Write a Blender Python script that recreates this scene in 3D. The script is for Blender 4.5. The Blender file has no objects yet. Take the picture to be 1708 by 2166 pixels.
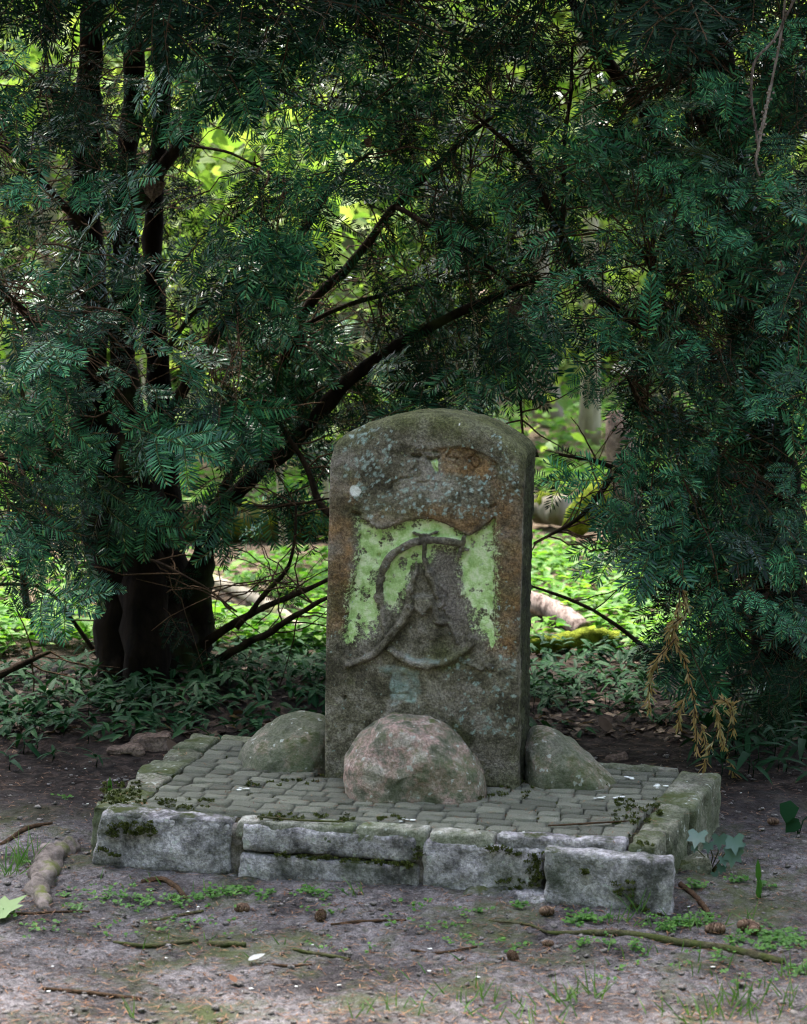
import bpy, math, random
import numpy as np
from mathutils import Matrix, Vector
random.seed(7)
RNG = np.random.default_rng(11)
SC = bpy.context.scene
COL = SC.collection
R = math.radians

# ------------------------------------------------------------------ camera, world, sun, exposure
CAM_H, PITCH, FPX = 1.4, R(7.43), 4500.0          # eye height, pitch, focal length in photo units (1708 wide)
cam_d = bpy.data.cameras.new('camera')
cam_d.sensor_fit = 'HORIZONTAL'; cam_d.sensor_width = 24.0
cam_d.lens = 24.0 * FPX / 1708.0
cam_d.clip_end = 500.0
cam_d.dof.use_dof = True; cam_d.dof.focus_distance = 5.25; cam_d.dof.aperture_fstop = 4.8
cam = bpy.data.objects.new('camera', cam_d); COL.objects.link(cam)
cam.location = (0, 0, CAM_H); cam.rotation_euler = (math.pi/2 - PITCH, 0, 0)
SC.camera = cam

SUN_EL, SUN_AZ = R(64), R(-18)                      # azimuth measured from +Y towards +X
world = bpy.data.worlds.new('World'); SC.world = world; world.use_nodes = True
wn = world.node_tree; bg = wn.nodes['Background']
sky = wn.nodes.new('ShaderNodeTexSky'); sky.sky_type = 'NISHITA'; sky.sun_disc = False
sky.sun_elevation = SUN_EL; sky.sun_rotation = SUN_AZ; sky.dust_density = 3.0; sky.air_density = 1.0
hs = wn.nodes.new('ShaderNodeHueSaturation'); hs.inputs['Saturation'].default_value = 0.8
wn.links.new(sky.outputs[0], hs.inputs['Color']); wn.links.new(hs.outputs[0], bg.inputs['Color'])
bg.inputs['Strength'].default_value = 0.13
sun_d = bpy.data.lights.new('sun', 'SUN'); sun_d.energy = 2.0; sun_d.angle = R(8); sun_d.color = (1, .95, .86)
sun = bpy.data.objects.new('sun', sun_d); COL.objects.link(sun)
sv = Vector((math.sin(SUN_AZ)*math.cos(SUN_EL), math.cos(SUN_AZ)*math.cos(SUN_EL), math.sin(SUN_EL)))
sun.rotation_euler = sv.to_track_quat('Z', 'Y').to_euler()
vs = SC.view_settings
SC.display_settings.display_device = 'sRGB'
vs.view_transform = 'Standard'; vs.look = 'None'; vs.gamma = 1; vs.use_curve_mapping = False
vs.exposure = 2.8
SC.render.engine = 'CYCLES'
SC.cycles.use_denoising = True; SC.cycles.filter_width = 1.1; SC.cycles.use_light_tree = False
SC.cycles.max_bounces = 5; SC.cycles.diffuse_bounces = 2; SC.cycles.glossy_bounces = 2; SC.cycles.transmission_bounces = 3; SC.cycles.transparent_max_bounces = 8

# ------------------------------------------------------------------ helpers: placing
FWD = np.array([0, math.cos(PITCH), -math.sin(PITCH)]); UPV = np.array([0, math.sin(PITCH), math.cos(PITCH)])
CAMP = np.array([0, 0, CAM_H])
def ray(x, y): return FWD + np.array([1., 0, 0])*((x-854)/FPX) + UPV*((1083-y)/FPX)
def at(x, y, Y):                                    # point of the sight line at distance Y
    d = ray(x, y); return CAMP + d*(Y/d[1])
def gnd(x, y, z=0.0):                               # point of the sight line on a level plane
    d = ray(x, y); return CAMP + d*((z-CAM_H)/d[2])
def plane_hit(x, y, P0, n):
    d = ray(x, y); return CAMP + d*(np.dot(P0-CAMP, n)/np.dot(d, n))
def project(P):
    q = np.asarray(P) - CAMP
    d = q@FWD
    return np.stack([854+FPX*q[..., 0]/d, 1083-FPX*(q@UPV)/d], -1)

# ------------------------------------------------------------------ helpers: noise
def _hash(ix, iy, iz, seed):
    h = (ix*374761393 + iy*668265263 + iz*2147483647 + seed*1274126177) & 0xffffffff
    h = ((h ^ (h >> 13))*1274126177) & 0xffffffff
    h = h ^ (h >> 16)
    return (h & 0xffffff)/float(0xffffff)
def vnoise(P, seed=0):
    P = np.asarray(P, float)
    i = np.floor(P).astype(np.int64); f = P-i; f = f*f*(3-2*f)
    out = 0
    for dx in (0, 1):
        wx = f[..., 0] if dx else 1-f[..., 0]
        for dy in (0, 1):
            wy = f[..., 1] if dy else 1-f[..., 1]
            for dz in (0, 1):
                wz = f[..., 2] if dz else 1-f[..., 2]
                out = out + wx*wy*wz*_hash(i[..., 0]+dx, i[..., 1]+dy, i[..., 2]+dz, seed)
    return out*2-1
def fbm(P, scale=1.0, octv=4, seed=0, gain=0.5):
    P = np.asarray(P, float)*scale
    if P.shape[-1] == 2: P = np.concatenate([P, np.zeros(P.shape[:-1]+(1,))], -1)
    a, s, t = 1.0, 0, 0
    for k in range(octv):
        s = s + a*vnoise(P+17.3*k, seed+k); t += a; a *= gain; P = P*2.03
    return s/t
def smooth(a, b, x):
    t = np.clip((x-a)/(b-a), 0, 1); return t*t*(3-2*t)

# ------------------------------------------------------------------ helpers: meshes
class MB:
    """collects vertices and faces; build() links them as one mesh object"""
    def __init__(s): s.V = []; s.F = []; s.M = []; s.n = 0
    def add(s, V, F, m=0):
        V = np.asarray(V, np.float32).reshape(-1, 3)
        s.V.append(V)
        if not isinstance(F, (list, tuple)): F = [F]
        for f in F:
            f = np.asarray(f, np.int64)
            if len(f): s.F.append(f+s.n); s.M.append(m)
        s.n += len(V); return s
    def mesh(s, name, mats, smooth_=True, attrs=None):
        V = np.concatenate(s.V); me = bpy.data.meshes.new(name)
        me.vertices.add(len(V)); me.vertices.foreach_set('co', V.ravel())
        lv = np.concatenate([f.ravel() for f in s.F])
        tot = np.concatenate([np.full(len(f), f.shape[1]) for f in s.F])
        mi = np.concatenate([np.full(len(f), m) for f, m in zip(s.F, s.M)])
        st = np.concatenate([[0], np.cumsum(tot)[:-1]])
        me.loops.add(len(lv)); me.loops.foreach_set('vertex_index', lv.astype(np.int32))
        me.polygons.add(len(tot)); me.polygons.foreach_set('loop_start', st.astype(np.int32))
        me.polygons.foreach_set('material_index', mi.astype(np.int32))
        me.polygons.foreach_set('use_smooth', np.full(len(tot), smooth_, dtype=bool))
        for m in (mats if isinstance(mats, (list, tuple)) else [mats]): me.materials.append(m)
        for k, a in (attrs or {}).items():
            at_ = me.attributes.new(k, 'FLOAT_COLOR', 'POINT'); at_.data.foreach_set('color', np.asarray(a, np.float32).ravel())
        me.update(); me.validate(); return me
    def build(s, name, mats, parent=None, smooth_=True, attrs=None):
        return link(name, s.mesh(name, mats, smooth_, attrs), parent)
def link(name, data, parent=None):
    o = bpy.data.objects.new(name, data); COL.objects.link(o)
    if parent is not None: o.parent = parent
    return o
def tag(o, label=None, cat=None, group=None, kind=None):
    if label: o['label'] = label
    if cat: o['category'] = cat
    if group: o['group'] = group
    if kind: o['kind'] = kind
    return o
def empty(name, loc, label, cat, group=None):
    o = link(name, None); o.location = loc; o.empty_display_size = .05
    bpy.context.view_layer.update() if False else None
    return tag(o, label, cat, group)
def local(P, loc): return np.asarray(P)-np.asarray(loc)
def catmull(P, n):
    P = np.asarray(P, float); Q = np.vstack([2*P[0]-P[1], P, 2*P[-1]-P[-2]])
    t = np.linspace(0, len(P)-1, n); i = np.minimum(t.astype(int), len(P)-2); f = (t-i)[:, None]
    a, b, c, d = Q[i], Q[i+1], Q[i+2], Q[i+3]
    return .5*((2*b)+(c-a)*f+(2*a-5*b+4*c-d)*f**2+(3*b-a-3*c+d)*f**3)
def tube(P, r, k=6, rough=0.0, seed=0, close=True):
    P = np.asarray(P, float); n = len(P); r = np.broadcast_to(np.asarray(r, float), (n,))
    T = np.gradient(P, axis=0); T /= np.linalg.norm(T, axis=1)[:, None]+1e-9
    ref = np.array([0, 0, 1.]) if abs(T[:, 2]).mean() < .8 else np.array([1., 0, 0])
    U = np.cross(T, ref); U /= np.linalg.norm(U, axis=1)[:, None]+1e-9; W = np.cross(T, U)
    a = np.arange(k)*2*np.pi/k
    V = P[:, None]+r[:, None, None]*(U[:, None]*np.cos(a)[None, :, None]+W[:, None]*np.sin(a)[None, :, None])
    if rough: V = V+(V-P[:, None])*(rough*fbm(V/np.maximum(r.max(), 1e-4), 1.3, 3, seed))[..., None]
    i, j = np.meshgrid(np.arange(n-1), np.arange(k), indexing='ij')
    F = np.stack([i*k+j, i*k+(j+1) % k, (i+1)*k+(j+1) % k, (i+1)*k+j], -1).reshape(-1, 4)
    V = V.reshape(-1, 3); fs = [F]
    if close:
        V = np.vstack([V, P[0], P[-1]]); j = np.arange(k)
        fs += [np.stack([(j+1) % k, j, np.full(k, n*k)], 1), np.stack([(n-1)*k+j, (n-1)*k+(j+1) % k, np.full(k, n*k+1)], 1)]
    return V, fs
def grid_faces(nu, nv):
    i, j = np.meshgrid(np.arange(nu-1), np.arange(nv-1), indexing='ij')
    return np.stack([i*nv+j, (i+1)*nv+j, (i+1)*nv+j+1, i*nv+j+1], -1).reshape(-1, 4)
def box_grid(nx, ny, nz):
    """unit cube surface [-1,1]^3 with shared edges"""
    idx = {}; V = []; F = []
    def vid(i, j, k):
        key = (i, j, k)
        if key not in idx: idx[key] = len(V); V.append((2*i/nx-1, 2*j/ny-1, 2*k/nz-1))
        return idx[key]
    for a in (0, nz):
        for i in range(nx):
            for j in range(ny):
                q = [vid(i, j, a), vid(i+1, j, a), vid(i+1, j+1, a), vid(i, j+1, a)]; F.append(q if a else q[::-1])
    for a in (0, ny):
        for i in range(nx):
            for k in range(nz):
                q = [vid(i, a, k), vid(i+1, a, k), vid(i+1, a, k+1), vid(i, a, k+1)]; F.append(q[::-1] if a else q)
    for a in (0, nx):
        for j in range(ny):
            for k in range(nz):
                q = [vid(a, j, k), vid(a, j+1, k), vid(a, j+1, k+1), vid(a, j, k+1)]; F.append(q if a else q[::-1])
    return np.array(V, float), np.array(F)
def rough_block(C8, res, rnd, amp, seed, scale=18.):
    """C8: corners [bottom A B C D, top A B C D] (front-left, front-right, back-right, back-left)"""
    C8 = np.asarray(C8, float)
    L = [np.linalg.norm(C8[1]-C8[0]), np.linalg.norm(C8[3]-C8[0]), np.linalg.norm(C8[4]-C8[0])]
    n = [max(2, int(l/res)) for l in L]
    V, F = box_grid(*n)
    h = np.array(L)/2; p = V*h                        # round the edges
    r = min(rnd, h.min()*.9); inner = np.clip(p, -(h-r), h-r); d = p-inner
    ln = np.linalg.norm(d, axis=1); ok = ln > 1e-9
    p[ok] = inner[ok]+d[ok]/ln[ok, None]*r
    V = p/h; s = (V+1)/2
    sx, sy, sz = s[:, 0:1], s[:, 1:2], s[:, 2:3]
    def bil(a, b, c, d): return (a*(1-sx)+b*sx)*(1-sy)+(d*(1-sx)+c*sx)*sy
    P = bil(*C8[:4])*(1-sz)+bil(*C8[4:])*sz
    N = np.where(ok[:, None], d/np.maximum(ln, 1e-9)[:, None], 0)
    ex = (C8[1]-C8[0])/L[0]; ey = (C8[3]-C8[0])/L[1]; ez = (C8[4]-C8[0])/L[2]
    D = N[:, 0:1]*ex+N[:, 1:2]*ey+N[:, 2:3]*ez
    P = P+D*(amp*(fbm(P, scale, 5, seed, .62)*1.5+.9*np.minimum(0, fbm(P, scale*.45, 2, seed+9))))[:, None]
    return P, F
def inpoly(P, poly):
    x, y = P[:, 0], P[:, 1]; poly = np.asarray(poly, float); c = np.zeros(len(P), bool)
    j = len(poly)-1
    for i in range(len(poly)):
        xi, yi = poly[i]; xj, yj = poly[j]
        c ^= ((yi > y) != (yj > y)) & (x < (xj-xi)*(y-yi)/(yj-yi+1e-12)+xi); j = i
    return c
def segdist(P, poly, closed=False):
    poly = np.asarray(poly, float); best = np.full(len(P), 1e9); tt = np.zeros(len(P))
    n = len(poly); m = n if closed else n-1
    for i in range(m):
        a, b = poly[i], poly[(i+1) % n]; ab = b-a
        t = np.clip(((P-a)@ab)/(ab@ab+1e-12), 0, 1); d = np.linalg.norm(P-a-t[:, None]*ab, axis=1)
        k = d < best; best[k] = d[k]; tt[k] = (i+t[k])/m
    return best, tt
def sdf(P, poly):
    d, _ = segdist(P, poly, True); return np.where(inpoly(P, poly), -d, d)

# ------------------------------------------------------------------ helpers: materials
def newmat(name, rough=.8, spec=.3):
    m = bpy.data.materials.new(name); m.use_nodes = True; nt = m.node_tree
    b = nt.nodes['Principled BSDF']; b.inputs['Roughness'].default_value = rough
    b.inputs['Specular IOR Level'].default_value = spec
    return m, nt, b
def nd(nt, t, **kw):
    n = nt.nodes.new(t)
    for k, v in kw.items(): setattr(n, k, v)
    return n
def coord(nt, kind='Object'): return nd(nt, 'ShaderNodeTexCoord').outputs[kind]
def noise(nt, scale, detail=4, rough=.55, vec=None, dist=0):
    n = nd(nt, 'ShaderNodeTexNoise'); n.inputs['Scale'].default_value = scale; n.inputs['Detail'].default_value = detail
    n.inputs['Roughness'].default_value = rough; n.inputs['Distortion'].default_value = dist
    nt.links.new(vec if vec is not None else coord(nt), n.inputs['Vector']); return n.outputs['Fac']
def ramp(nt, fac, stops, interp='LINEAR'):
    r = nd(nt, 'ShaderNodeValToRGB'); el = r.color_ramp.elements; r.color_ramp.interpolation = interp
    while len(el) < len(stops): el.new(.5)
    for e, (p, c) in zip(el, stops):
        e.position = p; e.color = (c[0], c[1], c[2], 1) if isinstance(c, (tuple, list)) else (c, c, c, 1)
    nt.links.new(fac, r.inputs[0]); return r.outputs[0]
def nramp(nt, fac, stops, k=.5):                   # noise values crowd round one half: squeeze the stops in
    return ramp(nt, fac, [(.5+(p-.5)*k, c) for p, c in stops])
def mix(nt, fac, a, b, mode='MIX'):
    m = nd(nt, 'ShaderNodeMix', data_type='RGBA', blend_type=mode)
    for s, v in ((m.inputs[0], fac), (m.inputs[6], a), (m.inputs[7], b)):
        if hasattr(v, 'is_linked'): nt.links.new(v, s)
        elif isinstance(v, (int, float)): s.default_value = v
        else: s.default_value = (*v, 1)
    return m.outputs[2]
def math_(nt, op, a, b=0.0, clamp=False):
    m = nd(nt, 'ShaderNodeMath', operation=op, use_clamp=clamp)
    for s, v in ((m.inputs[0], a), (m.inputs[1], b)):
        if hasattr(v, 'is_linked'): nt.links.new(v, s)
        else: s.default_value = v
    return m.outputs[0]
def bump(nt, b, h, strength=.5, dist=.01):
    n = nd(nt, 'ShaderNodeBump'); n.inputs['Strength'].default_value = strength; n.inputs['Distance'].default_value = dist
    nt.links.new(h, n.inputs['Height']); nt.links.new(n.outputs[0], b.inputs['Normal'])
def attr(nt, name):
    a = nd(nt, 'ShaderNodeAttribute', attribute_name=name); return a
def upness(nt):
    g = nd(nt, 'ShaderNodeNewGeometry'); s = nd(nt, 'ShaderNodeSeparateXYZ'); nt.links.new(g.outputs['True Normal'], s.inputs[0]); return s.outputs[2]
def island(nt): return nd(nt, 'ShaderNodeNewGeometry').outputs['Random Per Island']
def objrand(nt): return nd(nt, 'ShaderNodeObjectInfo').outputs['Random']
def setc(nt, b, c): nt.links.new(c, b.inputs['Base Color'])

def mat_stone(name, stops, scale=14., moss=.0, moss_col=(.05, .065, .02), lichen=0., bumpd=.006, green=0., randomise=.0):
    m, nt, b = newmat(name, .9, .2)
    co = coord(nt)
    if randomise:
        v = nd(nt, 'ShaderNodeVectorMath', operation='ADD'); nt.links.new(co, v.inputs[0]); nt.links.new(math_(nt, 'MULTIPLY', objrand(nt), 40.), v.inputs[1]); co = v.outputs[0]
    n1 = noise(nt, scale, 6, .65, co); c = nramp(nt, n1, stops, .6)
    c = mix(nt, .6, c, nramp(nt, noise(nt, scale*9, 4, .8, co), [(.35, (.4,)*3), (.65, (1.5,)*3)]), 'MULTIPLY')
    if green: c = mix(nt, ramp(nt, noise(nt, scale*.45, 5, .7, co), [(.45-.2*green, 0.), (.75, min(1, .45+green))]), c, (.075, .105, .042))
    if lichen: c = mix(nt, ramp(nt, noise(nt, scale*4, 2, .5, co), [(.70-.08*lichen, 0.), (.73-.08*lichen, .8)]), c, (.42, .44, .40))
    if moss:
        f = math_(nt, 'MULTIPLY', ramp(nt, upness(nt), [(.35, 0.), (.85, 1.)]), ramp(nt, noise(nt, scale*.9, 5, .75, co), [(.62-.25*moss, 0.), (.72-.2*moss, 1.)]))
        c = mix(nt, f, c, moss_col)
    if randomise: c = mix(nt, randomise, c, ramp(nt, objrand(nt), [(0, (.55,)*3), (1, (1.4,)*3)]), 'MULTIPLY')
    setc(nt, b, c)
    bump(nt, b, math_(nt, 'ADD', noise(nt, scale*2.5, 8, .7, co), math_(nt, 'MULTIPLY', noise(nt, scale*14, 3, .6, co), .35)), .8, bumpd)
    return m
def mat_leaf(name, stops, trans=.45, rough=.5, spec=.4, per='island', tcol=None):
    m, nt, b = newmat(name, rough, spec)
    c = ramp(nt, island(nt) if per == 'island' else objrand(nt), stops); setc(nt, b, c)
    if trans:
        t = nd(nt, 'ShaderNodeBsdfTranslucent')
        nt.links.new(mix(nt, 1., c, tcol or (1.25, 1.25, .75), 'MULTIPLY'), t.inputs[0])
        ms = nd(nt, 'ShaderNodeMixShader'); ms.inputs[0].default_value = trans
        nt.links.new(b.outputs[0], ms.inputs[1]); nt.links.new(t.outputs[0], ms.inputs[2])
        nt.links.new(ms.outputs[0], nt.nodes['Material Output'].inputs[0])
    return m
def vary(m, lo, hi_):                                # tone that differs from one object to the next
    nt = m.node_tree; b = nt.nodes['Principled BSDF']; src = b.inputs['Base Color'].links[0].from_socket
    setc(nt, b, mix(nt, 1., src, ramp(nt, objrand(nt), [(0, (lo,)*3), (1, (hi_,)*3)]), 'MULTIPLY')); return m
def mat_bark(name, a, b_, scale=20., moss=0., stretch=(1, 1, .25), mosscol=(.12, .15, .02), bumpd=.01):
    m, nt, b = newmat(name, .95, .06); mp = nd(nt, 'ShaderNodeMapping'); mp.inputs['Scale'].default_value = stretch
    nt.links.new(coord(nt), mp.inputs[0]); n1 = noise(nt, scale, 7, .7, mp.outputs[0])
    c = nramp(nt, n1, [(.3, a), (.7, b_)], .6)
    if moss: c = mix(nt, ramp(nt, noise(nt, scale*.3, 4, .6), [(.6-.4*moss, 0.), (.75-.4*moss, 1.)]), c, mosscol)
    setc(nt, b, c); bump(nt, b, n1, .9, bumpd); return m

M = {}
M['needle'] = mat_leaf('yew_needle', [(0, (.004, .026, .013)), (.45, (.014, .072, .035)), (.8, (.040, .142, .062)), (.95, (.068, .195, .080)), (1, (.12, .21, .06))], .0, .32, .22); vary(M['needle'], .35, 2.1)  # outer needles: younger green, raised in colour to read as lit
M['needle_inner_shade'] = mat_leaf('yew_needle_inner_shade', [(0, (.004, .014, .009)), (.6, (.008, .026, .015)), (1, (.016, .045, .022))], .10, .6, .08, tcol=(1.4, 1.5, .6))  # inner needles: darker with age, deepened further to paint interior shade
M['needle_dead'] = mat_leaf('yew_needle_dead', [(0, (.34, .20, .08)), (.5, (.46, .31, .13)), (1, (.40, .38, .19))], .25, .6, .3)
M['bud'] = mat_leaf('yew_bud', [(0, (.22, .25, .07)), (1, (.30, .32, .12))], 0, .6)
M['twig'] = mat_bark('yew_twig', (.045, .028, .018), (.11, .068, .042), 60)
M['twig_green'] = mat_bark('yew_shoot', (.05, .06, .02), (.09, .09, .035), 60)
M['bark_yew'] = mat_bark('yew_bark', (.004, .003, .0025), (.017, .011, .008), 16, .10, mosscol=(.03, .036, .012))
M['bark_limb'] = mat_bark('yew_limb_bark', (.010, .007, .005), (.038, .025, .017), 26, .1, mosscol=(.04, .05, .015))
M['bark_grey'] = mat_bark('forest_bark', (.14, .12, .095), (.32, .28, .23), 9, .18, mosscol=(.12, .14, .05))
M['bark_birch'] = mat_bark('birch_bark', (.06, .042, .036), (.34, .27, .245), 22, 0, (1.6, .5, .5))
M['bark_pale'] = mat_bark('pale_bark', (.26, .22, .165), (.50, .43, .34), 14, .1)
M['moss'] = mat_bark('moss', (.09, .12, .012), (.27, .32, .035), 30, 0, (1, 1, 1), bumpd=.03)
M['moss_dark'] = mat_bark('dark_moss', (.03, .038, .012), (.12, .14, .035), 70, 0, (1, 1, 1), bumpd=.01)
M['leaf_bright'] = mat_leaf('spring_leaf', [(0, (.10, .20, .03)), (.5, (.17, .28, .05)), (1, (.28, .36, .09))], .5, .5, .3)
M['leaf_far'] = mat_leaf('far_spring_leaf', [(0, (.12, .20, .03)), (.5, (.20, .29, .05)), (1, (.30, .35, .10))], .5, .6, .2)
M['leaf_cover'] = mat_leaf('ground_cover_leaf', [(0, (.05, .16, .015)), (.5, (.10, .27, .025)), (1, (.22, .38, .05))], .5, .5, .3)
M['leaf_shade'] = mat_leaf('shade_plant_leaf', [(0, (.006, .030, .011)), (.6, (.013, .056, .020)), (1, (.030, .09, .030))], .15, .6, .10)
M['leaf_weed'] = mat_leaf('weed_leaf', [(0, (.035, .115, .016)), (.5, (.06, .17, .025)), (1, (.11, .24, .04))], .3, .5, .3)
M['grass'] = mat_leaf('grass_blade', [(0, (.04, .12, .02)), (1, (.12, .22, .05))], .35, .5, .3)
M['leaf_ivy'] = mat_leaf('ivy_leaf', [(0, (.05, .11, .085)), (1, (.085, .15, .115))], .1, .4, .5, 'obj')
M['leaf_pale'] = mat_leaf('pale_fallen_leaf', [(0, (.15, .24, .08)), (1, (.20, .29, .11))], .2, .6)
M['litter'] = mat_leaf('leaf_litter', [(0, (.02, .012, .008)), (.5, (.05, .032, .022)), (.85, (.12, .08, .056)), (1, (.28, .21, .16))], .15, .7, .2)
M['needle_litter'] = mat_leaf('needle_litter', [(0, (.05, .025, .015)), (.6, (.15, .07, .04)), (1, (.30, .17, .09))], 0, .7, .2)
M['cone'] = mat_leaf('cone_scale', [(0, (.05, .03, .02)), (.5, (.12, .07, .045)), (1, (.24, .16, .11))], 0, .75, .2)
M['litter_grey'] = mat_leaf('grey_leaf', [(0, (.25, .25, .24)), (1, (.35, .35, .34))], 0, .8, .2)
M['dropping'] = mat_leaf('bird_dropping', [(0, (.65, .65, .62)), (1, (.8, .8, .78))], 0, .8, .2)
PL = [(.30, (.11, .102, .107)), (.44, (.30, .276, .293)), (.70, (.56, .515, .545))]
M['block'] = mat_stone('plinth_block_stone', PL, 12., .55, (.05, .06, .018), .3, .014, .08, .12)
M['kerb'] = mat_stone('kerb_stone', [(.25, (.07, .07, .05)), (.5, (.145, .14, .105)), (.75, (.24, .225, .185))], 12., .55, (.06, .07, .022), .4, .010, .4, .3)
M['cobble'] = mat_stone('cobble_stone', [(.30, (.14, .132, .112)), (.5, (.27, .255, .22)), (.70, (.42, .395, .355))], 22., .28, (.085, .10, .04), .35, .006, .45, .75)
M['boulder'] = mat_stone('granite_boulder', [(.3, (.13, .12, .10)), (.5, (.23, .20, .175)), (.62, (.38, .26, .24)), (.72, (.44, .38, .33))], 14., .45, (.05, .06, .016), .5, .008, .8)
M['boulder_pink'] = mat_stone('pink_granite_boulder', [(.30, (.10, .09, .075)), (.44, (.26, .215, .19)), (.56, (.47, .285, .27)), (.70, (.60, .49, .46))], 15., .35, (.09, .11, .035), .5, .010, .8)
M['mortar'] = mat_stone('mortar', [(.3, (.10, .085, .07)), (.7, (.24, .21, .19))], 30., .2, bumpd=.008)
M['joint'] = mat_stone('joint_soil', [(.3, (.014, .013, .007)), (.5, (.032, .029, .014)), (.7, (.07, .055, .035))], 30., .3, bumpd=.008)
M['rubble'] = mat_stone('brown_rubble', [(.3, (.07, .045, .035)), (.7, (.19, .135, .11))], 14., .0, bumpd=.01)

# soil: sandy mauve-grey path in front, dark needle humus under the yews deepened as painted shade, leaf litter beyond
m, nt, b = newmat('soil', .95, .15); co = coord(nt)
path = nramp(nt, noise(nt, 5., 8, .7, co), [(.3, (.07, .061, .062)), (.5, (.145, .13, .133)), (.7, (.22, .20, .207))])
path = mix(nt, .8, path, nramp(nt, noise(nt, 60., 6, .8, co), [(.3, (.4,)*3), (.7, (1.5,)*3)]), 'MULTIPLY')
path = mix(nt, .6, path, nramp(nt, noise(nt, 260., 3, .7, co), [(.25, (.35,)*3), (.75, (1.6,)*3)]), 'MULTIPLY')
mossf = ramp(nt, noise(nt, 3.3, 6, .72, co), [(.50, 0.), (.64, .8)])
path = mix(nt, mossf, path, (.085, .105, .035))
sep = nd(nt, 'ShaderNodeSeparateXYZ'); nt.links.new(co, sep.inputs[0])
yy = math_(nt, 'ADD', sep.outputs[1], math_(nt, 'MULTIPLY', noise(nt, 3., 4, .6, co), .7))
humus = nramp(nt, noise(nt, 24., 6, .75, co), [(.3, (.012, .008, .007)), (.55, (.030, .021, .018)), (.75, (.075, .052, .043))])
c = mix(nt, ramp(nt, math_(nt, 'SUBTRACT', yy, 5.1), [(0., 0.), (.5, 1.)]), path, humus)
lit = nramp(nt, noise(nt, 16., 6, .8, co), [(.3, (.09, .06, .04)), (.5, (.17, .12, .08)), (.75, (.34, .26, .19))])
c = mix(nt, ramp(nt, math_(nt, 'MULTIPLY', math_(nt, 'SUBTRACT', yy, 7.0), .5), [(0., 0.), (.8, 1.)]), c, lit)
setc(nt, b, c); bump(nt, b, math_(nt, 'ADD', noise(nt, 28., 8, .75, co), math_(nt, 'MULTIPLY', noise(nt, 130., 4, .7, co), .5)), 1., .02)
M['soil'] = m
M['clod'] = mat_stone('clod', [(.3, (.10, .088, .082)), (.7, (.25, .225, .215))], 40.)

# sandstone of the marker, stains, lichens and painted side shade carried in two attributes
m, nt, b = newmat('marker_sandstone', .92, .15); co = coord(nt)
a1 = attr(nt, 'stain_shade'); a2 = attr(nt, 'growth')
s1 = nd(nt, 'ShaderNodeSeparateColor'); nt.links.new(a1.outputs['Color'], s1.inputs[0])
s2 = nd(nt, 'ShaderNodeSeparateColor'); nt.links.new(a2.outputs['Color'], s2.inputs[0])
c = nramp(nt, noise(nt, 12., 8, .7, co), [(.30, (.068, .060, .043)), (.5, (.165, .146, .108)), (.70, (.31, .28, .235))])
c = mix(nt, ramp(nt, noise(nt, 6., 5, .7, co), [(.45, 0.), (.7, .6)]), c, (.15, .12, .125))
c = mix(nt, math_(nt, 'MULTIPLY', s1.outputs[0], .85), c, nramp(nt, noise(nt, 25., 6, .7, co), [(.3, (.12, .066, .03)), (.7, (.31, .17, .075))]))
c = mix(nt, math_(nt, 'MULTIPLY', s1.outputs[1], .8), c, nramp(nt, noise(nt, 20., 6, .7, co), [(.3, (.055, .06, .022)), (.7, (.12, .125, .05))]))
c = mix(nt, math_(nt, 'MULTIPLY', math_(nt, 'SUBTRACT', 1.0, a1.outputs['Alpha']), .92), c, nramp(nt, noise(nt, 22., 6, .7, co), [(.3, (.012, .014, .008)), (.7, (.05, .055, .028))]))  # dark algae coat and painted shade of the right side
c = mix(nt, math_(nt, 'MULTIPLY', s1.outputs[2], .6), c, ramp(nt, noise(nt, 30., 6, .8, co), [(.35, (.11, .085, .085)), (.65, (.27, .24, .22))]))
c = mix(nt, .6, c, nramp(nt, noise(nt, 170., 4, .8, co), [(.35, (.35,)*3), (.65, (1.6,)*3)]), 'MULTIPLY')
gn = ramp(nt, math_(nt, 'ADD', s2.outputs[0], math_(nt, 'MULTIPLY', math_(nt, 'SUBTRACT', noise(nt, 85., 8, .9, co), .5), 3.4)), [(.38, .0), (.62, 1.)])
c = mix(nt, gn, c, nramp(nt, noise(nt, 35., 5, .7, co), [(.3, (.36, .54, .19)), (.5, (.55, .72, .33)), (.72, (.74, .82, .54))]))
c = mix(nt, math_(nt, 'MULTIPLY', s2.outputs[1], ramp(nt, noise(nt, 140., 4, .8, co), [(.38, .2), (.48, 1.)])), c, nramp(nt, noise(nt, 60., 4, .7, co), [(.3, (.24, .33, .31)), (.7, (.42, .50, .48))]))
c = mix(nt, s2.outputs[2], c, (.72, .72, .70))
setc(nt, b, c); bump(nt, b, math_(nt, 'ADD', noise(nt, 50., 8, .7, co), math_(nt, 'MULTIPLY', noise(nt, 260., 3, .6, co), .4)), 1., .007)
M['sandstone'] = m

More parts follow.
